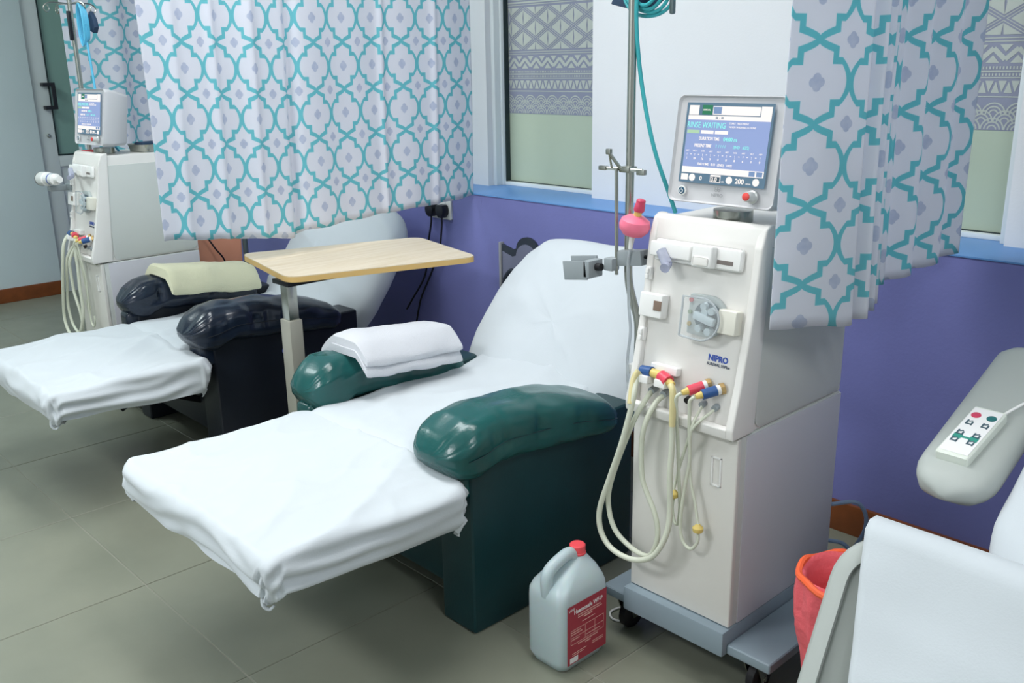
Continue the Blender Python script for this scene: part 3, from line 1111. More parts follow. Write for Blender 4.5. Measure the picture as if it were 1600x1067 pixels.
def machine(label, loc, mon_yaw=0.0, full=True):
    t = thing('dialysis_machine', label, 'dialysis machine', loc, 0, 'dialysis machines')
    W = 0.285
    # base
    bg = G().bx(-0.004, W + 0.004, -0.028, 0.44, 0.105, 0.168, 0.006)
    bg.build('base_skirt', M_mbase, t)
    for s in (0, 1):
        x0, x1 = ((-0.085, -0.004) if s == 0 else (W + 0.004, W + 0.118))
        G().bx(x0, x1, -0.012, 0.42, 0.108, 0.134, 0.007, 3).build('foot_plate', M_mbase, t)
    for (x, y) in ((-0.045, 0.045), (W + 0.05, 0.045), (-0.045, 0.38), (W + 0.05, 0.38)):
        c = G().lathe([(0.012, -0.014), (0.034, -0.013), (0.04, -0.009), (0.04, 0.009), (0.034, 0.013), (0.012, 0.014)], (x, y + 0.012, 0.0405), (1, 0, 0), 24).build('caster', M_rubber, t)
        f = G()
        for dx in (-0.018, 0.018):
            f.prism([(-0.028, 0.068), (0.028, 0.068), (0.014, 0.004), (-0.002, 0.004)], lambda u, v, d, x=x, y=y: Vector((x + d, y + u, 0.03 + v)), dx - 0.0015, dx + 0.0015)
        f.bx(x - 0.02, x + 0.02, y - 0.028, y + 0.028, 0.096, 0.1075, 0.002)
        f.cyl((x - 0.021, y + 0.012, 0.0405), (x + 0.021, y + 0.012, 0.0405), 0.006, seg=10)
        f.build('fork', M_steel, c)
    # lower cabinet
    G().bx(0.0, W, 0.012, 0.438, 0.168, 0.632, 0.004).build('cabinet', M_mside, t)
    G().bx(W - 0.0005, W + 0.003, 0.03, 0.436, 0.17, 0.629, 0.001).build('side_panel', mat('machine_lower_side', (205, 205, 212), 0.45), t)
    dr = G().bx(-0.001, W + 0.002, -0.004, 0.012, 0.17, 0.63, 0.005, 3).build('door', M_mfront, t)
    hg = G()
    for (a, b, c2, d2) in ((W - 0.062, W - 0.036, 0.574, 0.578), (W - 0.062, W - 0.036, 0.508, 0.512), (W - 0.062, W - 0.058, 0.508, 0.578), (W - 0.040, W - 0.036, 0.508, 0.578)):
        hg.bx(a, b, -0.0075, -0.0035, c2, d2, 0.001)
    hg.build('handle_recess', M_mwhite, dr)
    # upper housing
    prof = [(0.045, 0.634), (0.438, 0.634), (0.438, 1.06), (0.42, 1.075), (0.075, 1.075), (0.06, 1.06)]
    G().prism(prof, lambda u, v, d: Vector((d, u, v)), 0.002, W - 0.002, 0.004).build('upper_housing', M_mw, t)
    rim = rrect(0.37, 0.395, 0.02, 5, 0.245, 0.838)
    G().prism(rim, lambda u, v, d: Vector((d, u, v)), W - 0.004, W + 0.002, 0.001).build('side_panel', M_mside, t)
    # front cover: slanted, thick rounded shell with projecting cheeks and bottom tray
    fc = [(panel_y(0.66) + 0.0, 0.66), (0.046, 0.64), (0.052, 0.66), (0.085, 1.06), (0.085, 1.083), (0.062, 1.083), (0.05, 1.076), (0.042, 1.058)]
    fc = [(panel_y(0.655), 0.655), (0.046, 0.645), (0.078, 1.07), (0.078, 1.085), (0.066, 1.085), (0.055, 1.078), (panel_y(1.045), 1.045)]
    G().prism(fc, lambda u, v, d: Vector((d, u, v)), 0.004, W - 0.004, 0.004).build('front_cover', M_mw, t)
    ck = [(-0.032, 0.636), (-0.034, 0.66), (-0.012, 0.74), (panel_y(0.9) - 0.004, 0.9), (panel_y(1.04) - 0.004, 1.04), (0.056, 1.078), (0.07, 1.086), (0.085, 1.086), (0.05, 0.636)]
    for (a, b) in ((-0.004, 0.016), (W - 0.014, W + 0.006)):
        G().prism(ck, lambda u, v, d: Vector((d, u, v)), a, b, 0.005, 3).build('cheek', M_mw, t)
    tr = [(-0.032, 0.636), (-0.036, 0.66), (-0.024, 0.664), (panel_y(0.665) + 0.004, 0.652), (0.03, 0.636)]
    G().prism(tr, lambda u, v, d: Vector((d, u, v)), 0.012, W - 0.010, 0.004, 3).build('drip_tray', M_mw, t)
    G().lathe([(0.008, 0), (0.008, 0.006), (0.004, 0.008)], (W - 0.012, -0.012, 0.6365), (0, -1, -0.5), 12).build('latch', M_steel, t)
    # syringe pump
    sg = G()
    PBOX(sg, 0.022, 0.252, 0.985, 1.035, 0.0, 0.014, 0.01)
    sp = sg.build('syringe_pump', M_mwhite, t)
    PBOX(G(), 0.018, 0.13, 0.996, 1.03, 0.012, 0.026, 0.006).build('syringe_cradle', M_mwhite, sp)
    PBOX(G(), 0.138, 0.19, 0.988, 1.036, 0.012, 0.034, 0.006).build('slider', M_mwhite, sp)
    PBOX(G(), 0.145, 0.183, 0.995, 1.012, 0.034, 0.037, 0.003).build('slider_grip', M_mw, sp)
    PBOX(G(), 0.192, 0.232, 0.999, 1.008, 0.0135, 0.0148, 0.0005).build('scale_slot', mat('slot_grey', (120, 112, 108), 0.5), sp)
    g = G().cyl(pz(0.055, 1.012, 0.03), pz(0.078, 0.985, 0.034), 0.012, seg=16).cyl(pz(0.078, 0.985, 0.03), pz(0.084, 0.98, 0.05), 0.009, 0.011, seg=16)
    g.build('syringe_end', mat('lilac_clear', (216, 220, 238), 0.12, trans=0.6, ior=1.2), sp)
    # left hand clips
    for (z0, z1) in ((0.938, 0.968), (0.798, 0.83)):
        g = G()
        PBOX(g, 0.004, 0.018, z0, z1, 0.0, 0.012, 0.003)
        PBOX(g, 0.007, 0.015, (z0 + z1) / 2 + 0.001, z1 - 0.003, 0.012, 0.018, 0.002)
        PBOX(g, 0.007, 0.015, z0 + 0.003, (z0 + z1) / 2 - 0.001, 0.012, 0.018, 0.002)
        g.build('tube_clip', M_mwhite, t)
    # air detector
    ad = PBOX(G(), 0.006, 0.07, 0.858, 0.912, 0.0, 0.026, 0.004).build('air_detector', M_mwhite, t)
    PBOX(G(), 0.048, 0.0695, 0.878, 0.9, 0.0262, 0.0278, 0.0005).build('sensor', mat('sensor_brown', (132, 112, 98), 0.4), ad)
    # blood pump
    dsh = []
    for (x, z) in rrect(0.095, 0.094, 0.02, 5, 0.183, 0.883):
        dsh.append((x, z))
    # D-shaped cover: round on the right
    dsh = [(0.133, 0.84), (0.133, 0.926)]
    for k in range(13):
        a = R(80 - 160 * k / 12)
        dsh.append((0.18 + 0.05 * math.cos(a), 0.883 + 0.046 * math.sin(a)))
    pf = lambda u, v, d: pz(u, v, d)
    bp = G().prism(dsh, pf, 0.0, 0.012, 0.003).build('blood_pump', mat('pump_well', (176, 184, 184), 0.4), t)
    PBOX(G(), 0.218, 0.264, 0.856, 0.908, 0.0, 0.026, 0.004).build('pump_hinge_block', mat('pump_ivory', (228, 226, 214), 0.4), bp)
    rt = G().cyl(pz(0.187, 0.883, 0.012), pz(0.187, 0.883, 0.018), 0.034, seg=28)
    rt.build('pump_disc', mat('pump_disc_grey', (84, 98, 106), 0.35), bp)
    rr = G()
    rmat = RP @ Matrix.Rotation(R(12), 3, 'Y')
    rr.box(pz(0.187, 0.883, 0.028), (0.054, 0.014, 0.018), 0.004, 2, rmat)
    for (dx, dz) in ((-0.004, 0.026), (0.016, 0.018), (-0.012, -0.022), (0.012, -0.026), (0.0, 0.014)):
        rr.cyl(pz(0.187 + dx, 0.883 + dz, 0.016), pz(0.187 + dx, 0.883 + dz, 0.032), 0.008, seg=14)
    rr.build('rotor', mat('rotor_grey', (190, 204, 210), 0.3), bp)
    G().prism(dsh, pf, 0.036, 0.0385, 0.001).build('pump_cover', mat('pump_cover_clear', (230, 236, 238), 0.05, trans=0.0, alpha=0.14, coat=0.4), bp)
    rimp = G()
    n = len(dsh)
    outer = [pz(u, v, 0.037) for u, v in dsh]
    rimp.tube(outer + [outer[0]], 0.0026, 6, 2, curve=False)
    rimp.build('cover_rim', M_clear, bp)
    for k, (x, z, cc) in enumerate(((0.139, 0.914, (204, 110, 116)), (0.139, 0.888, (150, 168, 140)), (0.14, 0.862, (196, 172, 108)))):
        G().cyl(pz(x, z, 0.012), pz(x, z, 0.016), 0.005, seg=12).build('pump_mark', mat('pump_mark_%d' % k, cc, 0.4), bp)
    # lettering
    text_mesh('maker_lettering', 'NIPRO', 0.0185, M_txtblue, t, PM(0.191, 0.7895, 0.0006), bold=0.0006, sx=0.92)
    text_mesh('model_lettering', 'SURDIAL 55Plus', 0.0088, M_txtgrey, t, PM(0.189, 0.779, 0.0006), bold=0.0001, sx=0.98)
    # left coupler rest
    br = G()
    PBOX(br, 0.052, 0.125, 0.738, 0.757, 0.0, 0.018, 0.003)
    PBOX(br, 0.036, 0.068, 0.714, 0.732, 0.012, 0.046, 0.003)
    PBOX(br, 0.086, 0.116, 0.714, 0.732, 0.012, 0.046, 0.003)
    rest = br.build('coupler_rest', M_mwhite, t)
    G().cyl(pz(0.037, 0.737, 0.028), pz(0.066, 0.739, 0.028), 0.0135, seg=20).build('blue_coupler', M_blue, rest)
    G().cyl(pz(0.066, 0.739, 0.028), pz(0.094, 0.737, 0.028), 0.0105, seg=18).build('adapter', M_yel, rest)
    G().cyl(pz(0.092, 0.737, 0.028), pz(0.118, 0.731, 0.034), 0.0145, seg=20).build('red_coupler', M_red, rest)
    G().cyl(pz(0.118, 0.731, 0.034), pz(0.132, 0.727, 0.036), 0.009, 0.0075, seg=16).build('elbow', M_yel, rest)
    for x in (0.061, 0.096):
        G().cyl(pz(x, 0.697, 0.0), pz(x, 0.693, 0.018), 0.0085, seg=14).build('nozzle', M_mgrey, t)
    # right hand couplers
    for (xf, zf, xt, zt, mm) in ((0.205, 0.739, 0.168, 0.722, M_red), (0.240, 0.737, 0.204, 0.722, M_blue)):
        a = pz(xf, zf, 0.0)
        b = pz(xt, zt, 0.05)
        d = (b - a)
        fl_ = G().cyl(a, a + d * 0.14, 0.013, seg=8).build('port_flange', M_brass, t)
        G().cyl(a + d * 0.14, a + d * 0.27, 0.0105, seg=18).build('ring', M_mwhite, fl_)
        G().cyl(a + d * 0.27, a + d * 0.78, 0.0115, seg=20).build('coupler', mm, fl_)
        G().cyl(a + d * 0.78, b, 0.0085, 0.006, seg=16).build('adapter', M_yel, fl_)
    for x, mm in ((0.156, M_rubber), (0.196, M_mgrey), (0.229, M_mgrey)):
        G().cyl(pz(x, 0.694, 0.0), pz(x, 0.691, 0.012), 0.0075, seg=14).build('port', mm, t)
    # side brackets on the left
    for (z0, z1) in ((0.476, 0.582), (0.315, 0.44)):
        b_ = G().bx(-0.034, -0.0005, 0.045, 0.085, z0, z1, 0.006, 3).build('side_bracket', M_mwhite, t)
        G().cyl((-0.018, 0.0445, (z1 - 0.02) if z0 > 0.4 else z0 + 0.025), (-0.018, 0.041, (z1 - 0.02) if z0 > 0.4 else z0 + 0.025), 0.006, seg=12).build('screw', M_steel, b_)
    # monitor
    mcx, mcy = 0.162, 0.068
    mon = bpy.data.objects.new('monitor', None)
    G().cyl((mcx, mcy + 0.055, 1.0755), (mcx, mcy + 0.055, 1.101), 0.043, seg=36).build('swivel', M_steel, t)
    ty = math.atan(0.034 / 0.22)
    mw, mh = 0.27, 0.228
    MR = Matrix.Translation((0, 0, 0)) @ Matrix.Rotation(-ty, 4, 'X')
    outl = []
    for (u, v) in rrect(mw, mh, 0.014, 6, 0, mh / 2):
        outl.append((u, v - (0.006 * (1 - (2 * u / mw) ** 2) if v < 0.05 else 0)))
    gm = G()
    rings = []
    for (d, k) in ((-0.012, 0.955), (-0.018, 0.985), (-0.014, 1.0), (0.004, 1.0), (0.03, 0.985), (0.085, 0.9), (0.09, 0.86)):
        rings.append([MR @ Vector((u * k, d - 0.045, mh / 2 + (v - mh / 2) * k)) for u, v in outl])
    gm.loft(rings)
    mo = gm.build('monitor', M_bezel, t, smooth=40)
    mo.location = (mcx, mcy + 0.055, 1.108)
    mo.rotation_euler = (0, 0, mon_yaw)

    def S(u, v, d):      # monitor face coordinates: u right, v up from bottom
        return MR @ Vector((u, -0.0625 - d, v))

    def face(name, u0, u1, v0, v1, m, d=0.001, th=0.0008):
        return G().prism([(u0, v0), (u1, v0), (u1, v1), (u0, v1)], lambda a, b, dd: S(a, b, dd), d - th, d).build(name, m, mo, smooth=0)

    def ftext(s, size, u, v, m, bold=0.0, al='LEFT', d=0.0034, sx=1.0):
        return text_mesh('screen_text', s, size, m, mo, MR @ Matrix.Translation((u, -0.0625 - d, v)) @ Matrix.Rotation(PI / 2, 4, 'X'), al, 0.0002, bold, sx)

    def em(name, rgb, s=0.8):
        return mat('screen_' + name, tuple(v * 0.45 for v in rgb), 0.4, emit=rgb, estr=s)
    E_frame = em('slate', (104, 140, 166), 0.5)
    E_blue = em('blue', (150, 170, 220), 0.7)
    E_white = em('white', (252, 244, 240), 0.8)
    E_cyan = em('cyan', (140, 240, 232), 0.85)
    E_green = em('green', (44, 154, 108), 0.4)
    E_lgreen = em('pale_green', (190, 230, 190), 0.6)
    E_lblue = em('button_blue', (140, 172, 220), 0.5)
    E_dark = em('dark', (84, 120, 144), 0.2)
    # screen spans u -0.105..0.105, v 0.04..0.21
    face('screen', -0.108, 0.108, 0.042, 0.212, E_frame, 0.0012)
    face('screen_bar', -0.101, -0.076, 0.186, 0.206, E_white, 0.0018)
    face('screen_button', -0.067, -0.042, 0.187, 0.207, E_green, 0.0018)
    face('screen_bar', -0.040, 0.076, 0.187, 0.205, E_white, 0.0018)
    face('screen_button', -0.038, -0.018, 0.189, 0.2035, E_lblue, 0.0024)
    face('screen_bar', 0.078, 0.103, 0.184, 0.206, E_white, 0.0018)
    face('screen_bar', -0.102, 0.103, 0.176, 0.185, E_white, 0.0016)
    face('screen_field', -0.102, 0.103, 0.076, 0.176, E_blue, 0.0016)
    face('screen_bar', -0.102, 0.103, 0.063, 0.076, E_white, 0.0018)
    face('screen_button', 0.068, 0.082, 0.0645, 0.0745, E_lblue, 0.0024)
    face('screen_button', 0.086, 0.1, 0.0645, 0.0745, E_lblue, 0.0024)
    face('screen_bar', -0.102, -0.084, 0.047, 0.060, E_white, 0.0018)
    face('screen_bar', -0.026, 0.0, 0.046, 0.062, E_white, 0.0018)
    face('screen_button', -0.0245, -0.0015, 0.0475, 0.058, E_dark, 0.0024)
    for u in (-0.073, 0.022, 0.087):
        G().cyl(S(u, 0.053, 0.001), S(u, 0.053, 0.002), 0.0078, seg=20).build('screen_dial', E_white, mo)
    face('screen_button', -0.100, -0.068, 0.147, 0.154, E_lgreen, 0.0024)
    face('screen_bar', -0.064, -0.032, 0.147, 0.154, E_white, 0.0024)
    face('screen_bar', -0.028, 0.004, 0.147, 0.154, E_white, 0.0024)
    ftext('RINSE WAITING', 0.0172, -0.101, 0.159, E_cyan, 0.0, sx=0.8)
    ftext('SURDIAL', 0.0048, -0.0545, 0.195, E_white, 0.0, 'CENTER')
    ftext('START TREATMENT', 0.0054, 0.006, 0.168, E_white)
    ftext('WHEN WASHING IS DONE', 0.0054, 0.006, 0.1605, E_white)
    ftext('DURATION TIME', 0.0095, -0.066, 0.1335, E_white, 0.0002, sx=0.72)
    ftext('04:00 m', 0.0115, -0.004, 0.133, E_cyan, 0.0002, sx=0.9)
    ftext('PRESENT TIME', 0.0095, -0.076, 0.1185, E_white, 0.0002, sx=0.72)
    ftext('1 / / / /', 0.0095, -0.022, 0.1185, E_cyan)
    ftext('(END   :62/2)', 0.009, 0.022, 0.1185, E_cyan, sx=0.8)
    for k in range(10):
        u = -0.092 + k * 0.0203
        ftext(('ART', 'WC1 :', 'UFR', 'ART', 'ACT', 'ART', 'HDF', 'ART', 'ALT', 'ABP')[k], 0.0046, u, 0.1085, E_white, 0, 'CENTER')
        ftext('!', 0.008, u, 0.099, E_white, 0, 'CENTER')
        ftext(('1', '20', '16', '9', '0', '8', '8', '6', '0', '9')[k], 0.0066, u, 0.0915, E_white, 0.0001, 'CENTER')
        if k < 9:
            ftext('-', 0.011, u + 0.010, 0.1, E_white, 0.0003, 'CENTER')
    ftext('END TIME   8:10   (END)   10:02', 0.0072, -0.062, 0.0805, E_white, 0.0001, sx=0.9)
    ftext('08  :  09', 0.006, -0.03, 0.1785, E_frame, 0.0002)
    ftext('0', 0.0125, -0.052, 0.0485, E_white, 0.0003)
    ftext('3.0', 0.0125, -0.0225, 0.0482, E_white, 0.0003)
    ftext('200', 0.0145, 0.038, 0.0475, E_white, 0.0004)
    ftext('ml/min', 0.0045, 0.064, 0.0475, E_white)
    ftext('ml/h', 0.0045, 0.003, 0.0475, E_white)
    # bezel controls
    pw = G().cyl(S(-0.095, 0.023, 0.0), S(-0.095, 0.023, 0.003), 0.0105, seg=24).build('power_button', M_mwhite, mo)
    G().cyl(S(-0.095, 0.023, 0.003), S(-0.095, 0.023, 0.0045), 0.0078, seg=24).build('power_button_face', mat('power_navy', (40, 84, 110), 0.4), mo)
    pts = [S(-0.095 + 0.0042 * math.sin(R(a)), 0.0225 + 0.0042 * math.cos(R(a)), 0.0048) for a in range(45, 320, 25)]
    G().tube(pts, 0.0007, 5, 1, curve=False).cyl(S(-0.095, 0.0232, 0.0048), S(-0.095, 0.0285, 0.0048), 0.0007, seg=6).build('power_symbol', M_white, mo)
    text_mesh('maker_lettering', 'NIPRO', 0.0098, M_txtlt, mo, MR @ Matrix.Translation((-0.004, -0.0628, 0.0165)) @ Matrix.Rotation(PI / 2, 4, 'X'), 'CENTER', 0.0002, 0.0001)
    eg = G()
    for (dx, dz) in ((-0.0035, 0.0035), (0.0035, 0.0035), (-0.0035, -0.002), (0.0035, -0.002)):
        p = [S(-0.004 + dx + 0.0033 * math.cos(a), 0.0315 + dz * 0.8 + 0.0026 * math.sin(a), 0.0004) for a in [2 * PI * q / 10 for q in range(11)]]
        eg.tube(p, 0.0005, 4, 1, curve=False)
    eg.build('maker_emblem', M_txtlt, mo)
    kb = G().lathe([(0.014, 0), (0.014, 0.004), (0.0115, 0.006), (0.0105, 0.022), (0.0095, 0.024)], S(0.083, 0.023, 0.0), S(0, 0, 1) - S(0, 0, 0), 24).build('alarm_knob', mat('knob_silver', (206, 208, 206), 0.3, metal=0.3), mo)
    G().lathe([(0.0082, 0), (0.0082, 0.002), (0.005, 0.0035)], S(0.083, 0.023, 0.024), S(0, 0, 1) - S(0, 0, 0), 20).build('knob_cap', mat('knob_red', (228, 74, 70), 0.35), mo)
    return t


MACH = (-1.335, 1.645, 0)
m1 = machine('large white dialysis machine with lit screen beside the green recliner', MACH)


def hose(t, pts, r, m=M_hose, name='hose', label=None):
    return G().tube(pts, r, 10, 6).build(name, m, t, smooth=60, label=label)


HOSES = [
    ([(0.045, -0.03, 0.735), (0.038, -0.045, 0.72), (0.046, -0.065, 0.68), (0.024, -0.075, 0.574), (-0.011, -0.075, 0.475), (-0.04, -0.075, 0.39), (-0.042, -0.075, 0.339), (-0.023, -0.075, 0.303), (0.01, -0.075, 0.286), (0.056, -0.075, 0.285), (0.094, -0.072, 0.297), (0.122, -0.07, 0.32), (0.142, -0.064, 0.359), (0.151, -0.058, 0.40), (0.15, -0.054, 0.45), (0.147, -0.054, 0.52), (0.147, -0.05, 0.6), (0.146, -0.05, 0.66), (0.147, -0.044, 0.70), (0.136, -0.04, 0.727)], 0.0068),
    ([(0.061, -0.012, 0.693), (0.058, -0.03, 0.679), (0.044, -0.055, 0.631), (-0.001, -0.055, 0.522), (-0.03, -0.055, 0.431), (-0.029, -0.055, 0.372), (-0.008, -0.055, 0.328), (0.033, -0.055, 0.304), (0.072, -0.055, 0.296), (0.099, -0.055, 0.305), (0.116, -0.055, 0.345), (0.117, -0.055, 0.383), (0.106, -0.055, 0.419), (0.083, -0.055, 0.46), (0.069, -0.055, 0.495), (0.065, -0.055, 0.566), (0.073, -0.055, 0.623), (0.085, -0.035, 0.672), (0.096, -0.012, 0.692)], 0.0062),
    ([(0.168, -0.05, 0.722), (0.158, -0.055, 0.71), (0.152, -0.045, 0.676), (0.15, -0.035, 0.614), (0.153, -0.03, 0.522), (0.158, -0.028, 0.446), (0.155, -0.028, 0.40), (0.145, -0.028, 0.396), (0.137, -0.028, 0.425), (0.139, -0.028, 0.458)], 0.004),
    ([(0.204, -0.05, 0.722), (0.193, -0.053, 0.711), (0.191, -0.05, 0.688), (0.188, -0.045, 0.643), (0.186, -0.036, 0.566), (0.175, -0.034, 0.501), (0.167, -0.034, 0.435), (0.166, -0.034, 0.387), (0.176, -0.034, 0.358), (0.197, -0.034, 0.35), (0.214, -0.034, 0.373), (0.215, -0.034, 0.40)], 0.004),
    ([(0.214, -0.034, 0.416), (0.201, -0.03, 0.463), (0.187, -0.03, 0.513), (0.183, -0.032, 0.565), (0.188, -0.04, 0.612), (0.196, -0.044, 0.655), (0.196, -0.01, 0.69)], 0.0034),
    ([(0.139, -0.028, 0.475), (0.15, -0.025, 0.53), (0.17, -0.03, 0.59), (0.2, -0.045, 0.65), (0.229, -0.01, 0.69)], 0.0034),
]
for pts, r in HOSES:
    hose(m1, pts, r)
for (x, y, z) in ((0.139, -0.028, 0.466), (0.214, -0.034, 0.408)):
    G().lathe([(0.004, -0.012), (0.011, -0.008), (0.0125, -0.004), (0.0125, 0.002), (0.008, 0.006), (0.004, 0.011)], (x, y, z), (0, 0, 1), 16).build('line_filter', M_yel, m1)
# yellowed ends by the coupler rest
hose(m1, [(0.134, -0.045, 0.731), (0.143, -0.05, 0.722), (0.147, -0.052, 0.69), (0.147, -0.052, 0.64)], 0.0074, M_hosey, 'hose_sleeve')
hose(m1, [(0.04, -0.04, 0.742), (0.034, -0.05, 0.72), (0.042, -0.07, 0.67)], 0.0074, M_hosey, 'hose_sleeve')


def iv_pole(t, top, dy=0.0):
    pts = [(-0.046, 0.06, 0.56), (-0.045, 0.06, 0.70), (-0.044, 0.06, 0.79), (-0.048, 0.06, 0.83), (-0.064, 0.06, 0.872), (-0.077, 0.06, 0.92), (-0.079, 0.06, 1.0), (-0.0785, 0.06, 1.2), (-0.0785, 0.06, top)]
    pts = [(a, b + dy, c) for a, b, c in pts]
    p = G().tube(pts, 0.0098, 14, 8).build('drip_pole', M_steel, t)
    G().bx(-0.066, -0.004, 0.045 + dy, 0.08 + dy, 0.69, 0.715, 0.004).bx(-0.066, -0.004, 0.045 + dy, 0.08 + dy, 0.645, 0.665, 0.004).build('pole_bracket', M_mwhite, t)
    G().bx(-0.06, -0.034, 0.048 + dy, 0.074 + dy, 0.56, 0.69, 0.003).build('pole_socket', M_gtube, t)
    return p


p1 = iv_pole(m1, 2.0)
# hook rail on the pole
g = G().cyl((-0.142, 0.04, 1.178), (-0.03, 0.045, 1.178), 0.004, seg=10)
g.box((-0.142, 0.04, 1.178), (0.022, 0.012, 0.010), 0.002).box((-0.033, 0.045, 1.174), (0.022, 0.012, 0.012), 0.002)
g.box((-0.0785, 0.052, 1.178), (0.03, 0.03, 0.014), 0.003)
g.cyl((-0.086, 0.04, 1.176), (-0.115, 0.03, 1.213), 0.004, seg=10).box((-0.117, 0.03, 1.217), (0.013, 0.010, 0.013), 0.002)
g.cyl((-0.116, 0.03, 1.211), (-0.113, 0.036, 1.18), 0.0025, seg=8)
g.build('hook_rail', M_steel, p1)
G().cyl((-0.099, 0.036, 1.18), (-0.094, 0.036, 0.932), 0.0042, seg=10).build('rod', M_steel, p1)
# dialyser clamp
cg = G().box((-0.06, 0.05, 0.975), (0.078, 0.032, 0.036), 0.004, 2, Matrix.Rotation(R(-8), 3, 'Y'))
cg.box((-0.105, 0.03, 0.957), (0.026, 0.028, 0.03), 0.003)
cl = cg.build('dialyser_clamp', M_mgrey, p1)
cj = G().box((-0.182, -0.012, 0.937), (0.075, 0.006, 0.046), 0.002, 2, Matrix.Rotation(R(-8), 3, 'Y'))
cj.box((-0.19, 0.03, 0.945), (0.085, 0.006, 0.042), 0.002, 2, Matrix.Rotation(R(-8), 3, 'Y'))
cj.box((-0.146, 0.01, 0.944), (0.02, 0.05, 0.042), 0.003)
cj.build('clamp_jaw', M_mgrey, p1)
G().cyl((-0.12, 0.012, 0.95), (-0.14, 0.012, 0.948), 0.009, seg=12).build('clamp_hinge', M_rubber, p1)
G().cyl((-0.022, 0.05, 0.981), (-0.004, 0.05, 0.984), 0.004, seg=8).cyl((-0.006, 0.05, 0.983), (0.0, 0.05, 0.984), 0.010, seg=12).build('clamp_screw', M_darkmet, p1)
# pink bulb with cap on the venous line
G().lathe([(0.005, -0.026), (0.024, -0.022), (0.034, -0.010), (0.036, 0.0), (0.033, 0.012), (0.02, 0.021), (0.009, 0.024)], (-0.037, 0.03, 1.056), (0.22, 0.0, 1), 28).build('pink_bulb', M_pink, m1)
G().cyl((-0.031, 0.03, 1.076), (-0.025, 0.03, 1.094), 0.009, seg=16).build('bulb_neck', M_yel, m1)
G().lathe([(0.0115, 0), (0.0125, 0.004), (0.0115, 0.016), (0.0105, 0.018), (0.0105, 0.026), (0.008, 0.028)], (-0.026, 0.03, 1.089), (0.25, 0, 1), 18).build('bulb_cap', M_pinkd, m1)
G().cyl((-0.043, 0.03, 1.033), (-0.049, 0.03, 1.0), 0.007, 0.005, seg=14).build('luer_connector', M_mwhite, m1)
hose(m1, [(-0.049, 0.03, 1.0), (-0.056, 0.032, 0.96), (-0.058, 0.04, 0.86), (-0.052, 0.04, 0.8), (-0.06, 0.04, 0.72), (-0.05, 0.035, 0.64)], 0.0035, M_clear, 'blood_line')

# blood pressure tube coil hung on the pole
cf = thing('pressure_cuff', 'navy cuff and coiled teal tube hanging on the steel pole above the screen', 'cuff', (-1.40, 1.75, 1.53))
G().prism([(-0.108, 0.01), (-0.085, 0.05), (-0.04, 0.1), (0.06, 0.1), (0.045, 0.02), (-0.0, -0.012), (-0.04, -0.006)], lambda u, v, d: Vector((u, d, v)), -0.012, 0.006, 0.004).build('cuff', M_navy, cf)
cg = G()
for k in range(4):
    rx, rz2 = 0.078 - 0.010 * k, 0.085 - 0.010 * k
    cg.tube([(0.012 + rx * math.cos(a), -0.02 - 0.006 * k, 0.06 + rz2 * math.sin(a) + 0.004 * math.sin(3 * a + k)) for a in [2 * PI * q / 24 for q in range(25)]], 0.0042, 8, 2)
cg.build('coil', M_teal, cf)
hose(cf, [(0.005, -0.045, 0.16), (0.0, -0.046, 0.06), (-0.003, -0.046, -0.02), (-0.0, -0.04, -0.10), (0.01, -0.034, -0.18), (0.028, -0.03, -0.26), (0.045, -0.02, -0.33), (0.062, 0.0, -0.40), (0.07, 0.02, -0.452)], 0.0048, M_teal, 'tube')
G().box((0.075, -0.02, 0.06), (0.011, 0.011, 0.16), 0.004, 2).build('hanger_bar', M_gtube, cf)

# ------------------------------------------------------------------ far machine
m2 = machine('smaller looking far dialysis machine with turned screen behind the black recliner', (-4.335, 1.43, 0), mon_yaw=R(4))
for pts, r in HOSES[:4]:
    hose(m2, pts, r)
p2 = iv_pole(m2, 1.86, 0.09)
hk = G()
zt = 1.69
for a in (10, 100, 190, 280):
    c, q = math.cos(R(a)), math.sin(R(a))
    hk.tube([(-0.0785 + c * k, 0.15 + q * k, zt + h) for k, h in ((0.0, 0.0), (0.06, 0.004), (0.10, 0.0), (0.118, -0.018), (0.105, -0.035), (0.092, -0.022), (0.10, -0.006))], 0.003, 8, 4)
hk.build('drip_hooks', M_steel, p2)
g = G().cyl((-0.12, 0.13, 1.04), (-0.02, 0.14, 1.04), 0.003, seg=8).box((-0.0785, 0.14, 1.04), (0.026, 0.03, 0.012), 0.002)
g.cyl((-0.11, 0.13, 1.07), (-0.105, 0.13, 0.80), 0.002, seg=8)
g.build('hook_rail', M_steel, p2)
# dialysate filter held out to the left
df = G().lathe([(0.012, 0), (0.026, 0.008), (0.031, 0.016), (0.031, 0.10), (0.026, 0.104), (0.025, 0.2), (0.014, 0.206), (0.014, 0.25)], (-0.225, -0.03, 0.955), (1, 0, 0.06), 22).build('dialysate_filter', M_mwhite, p2)
G().lathe([(0.0316, 0), (0.0316, 0.007)], (-0.206, -0.03, 0.956), (1, 0, 0.06), 22).build('filter_ring', M_plugk, p2)
G().lathe([(0.0256, 0), (0.0256, 0.014)], (-0.075, -0.03, 0.964), (1, 0, 0.06), 22).build('filter_band', M_txtblue, p2)
G().bx(-0.15, -0.12, -0.03, 0.06, 0.905, 0.928, 0.004).bx(-0.14, -0.06, 0.04, 0.155, 0.91, 0.935, 0.004).build('filter_holder', M_mgrey, p2)
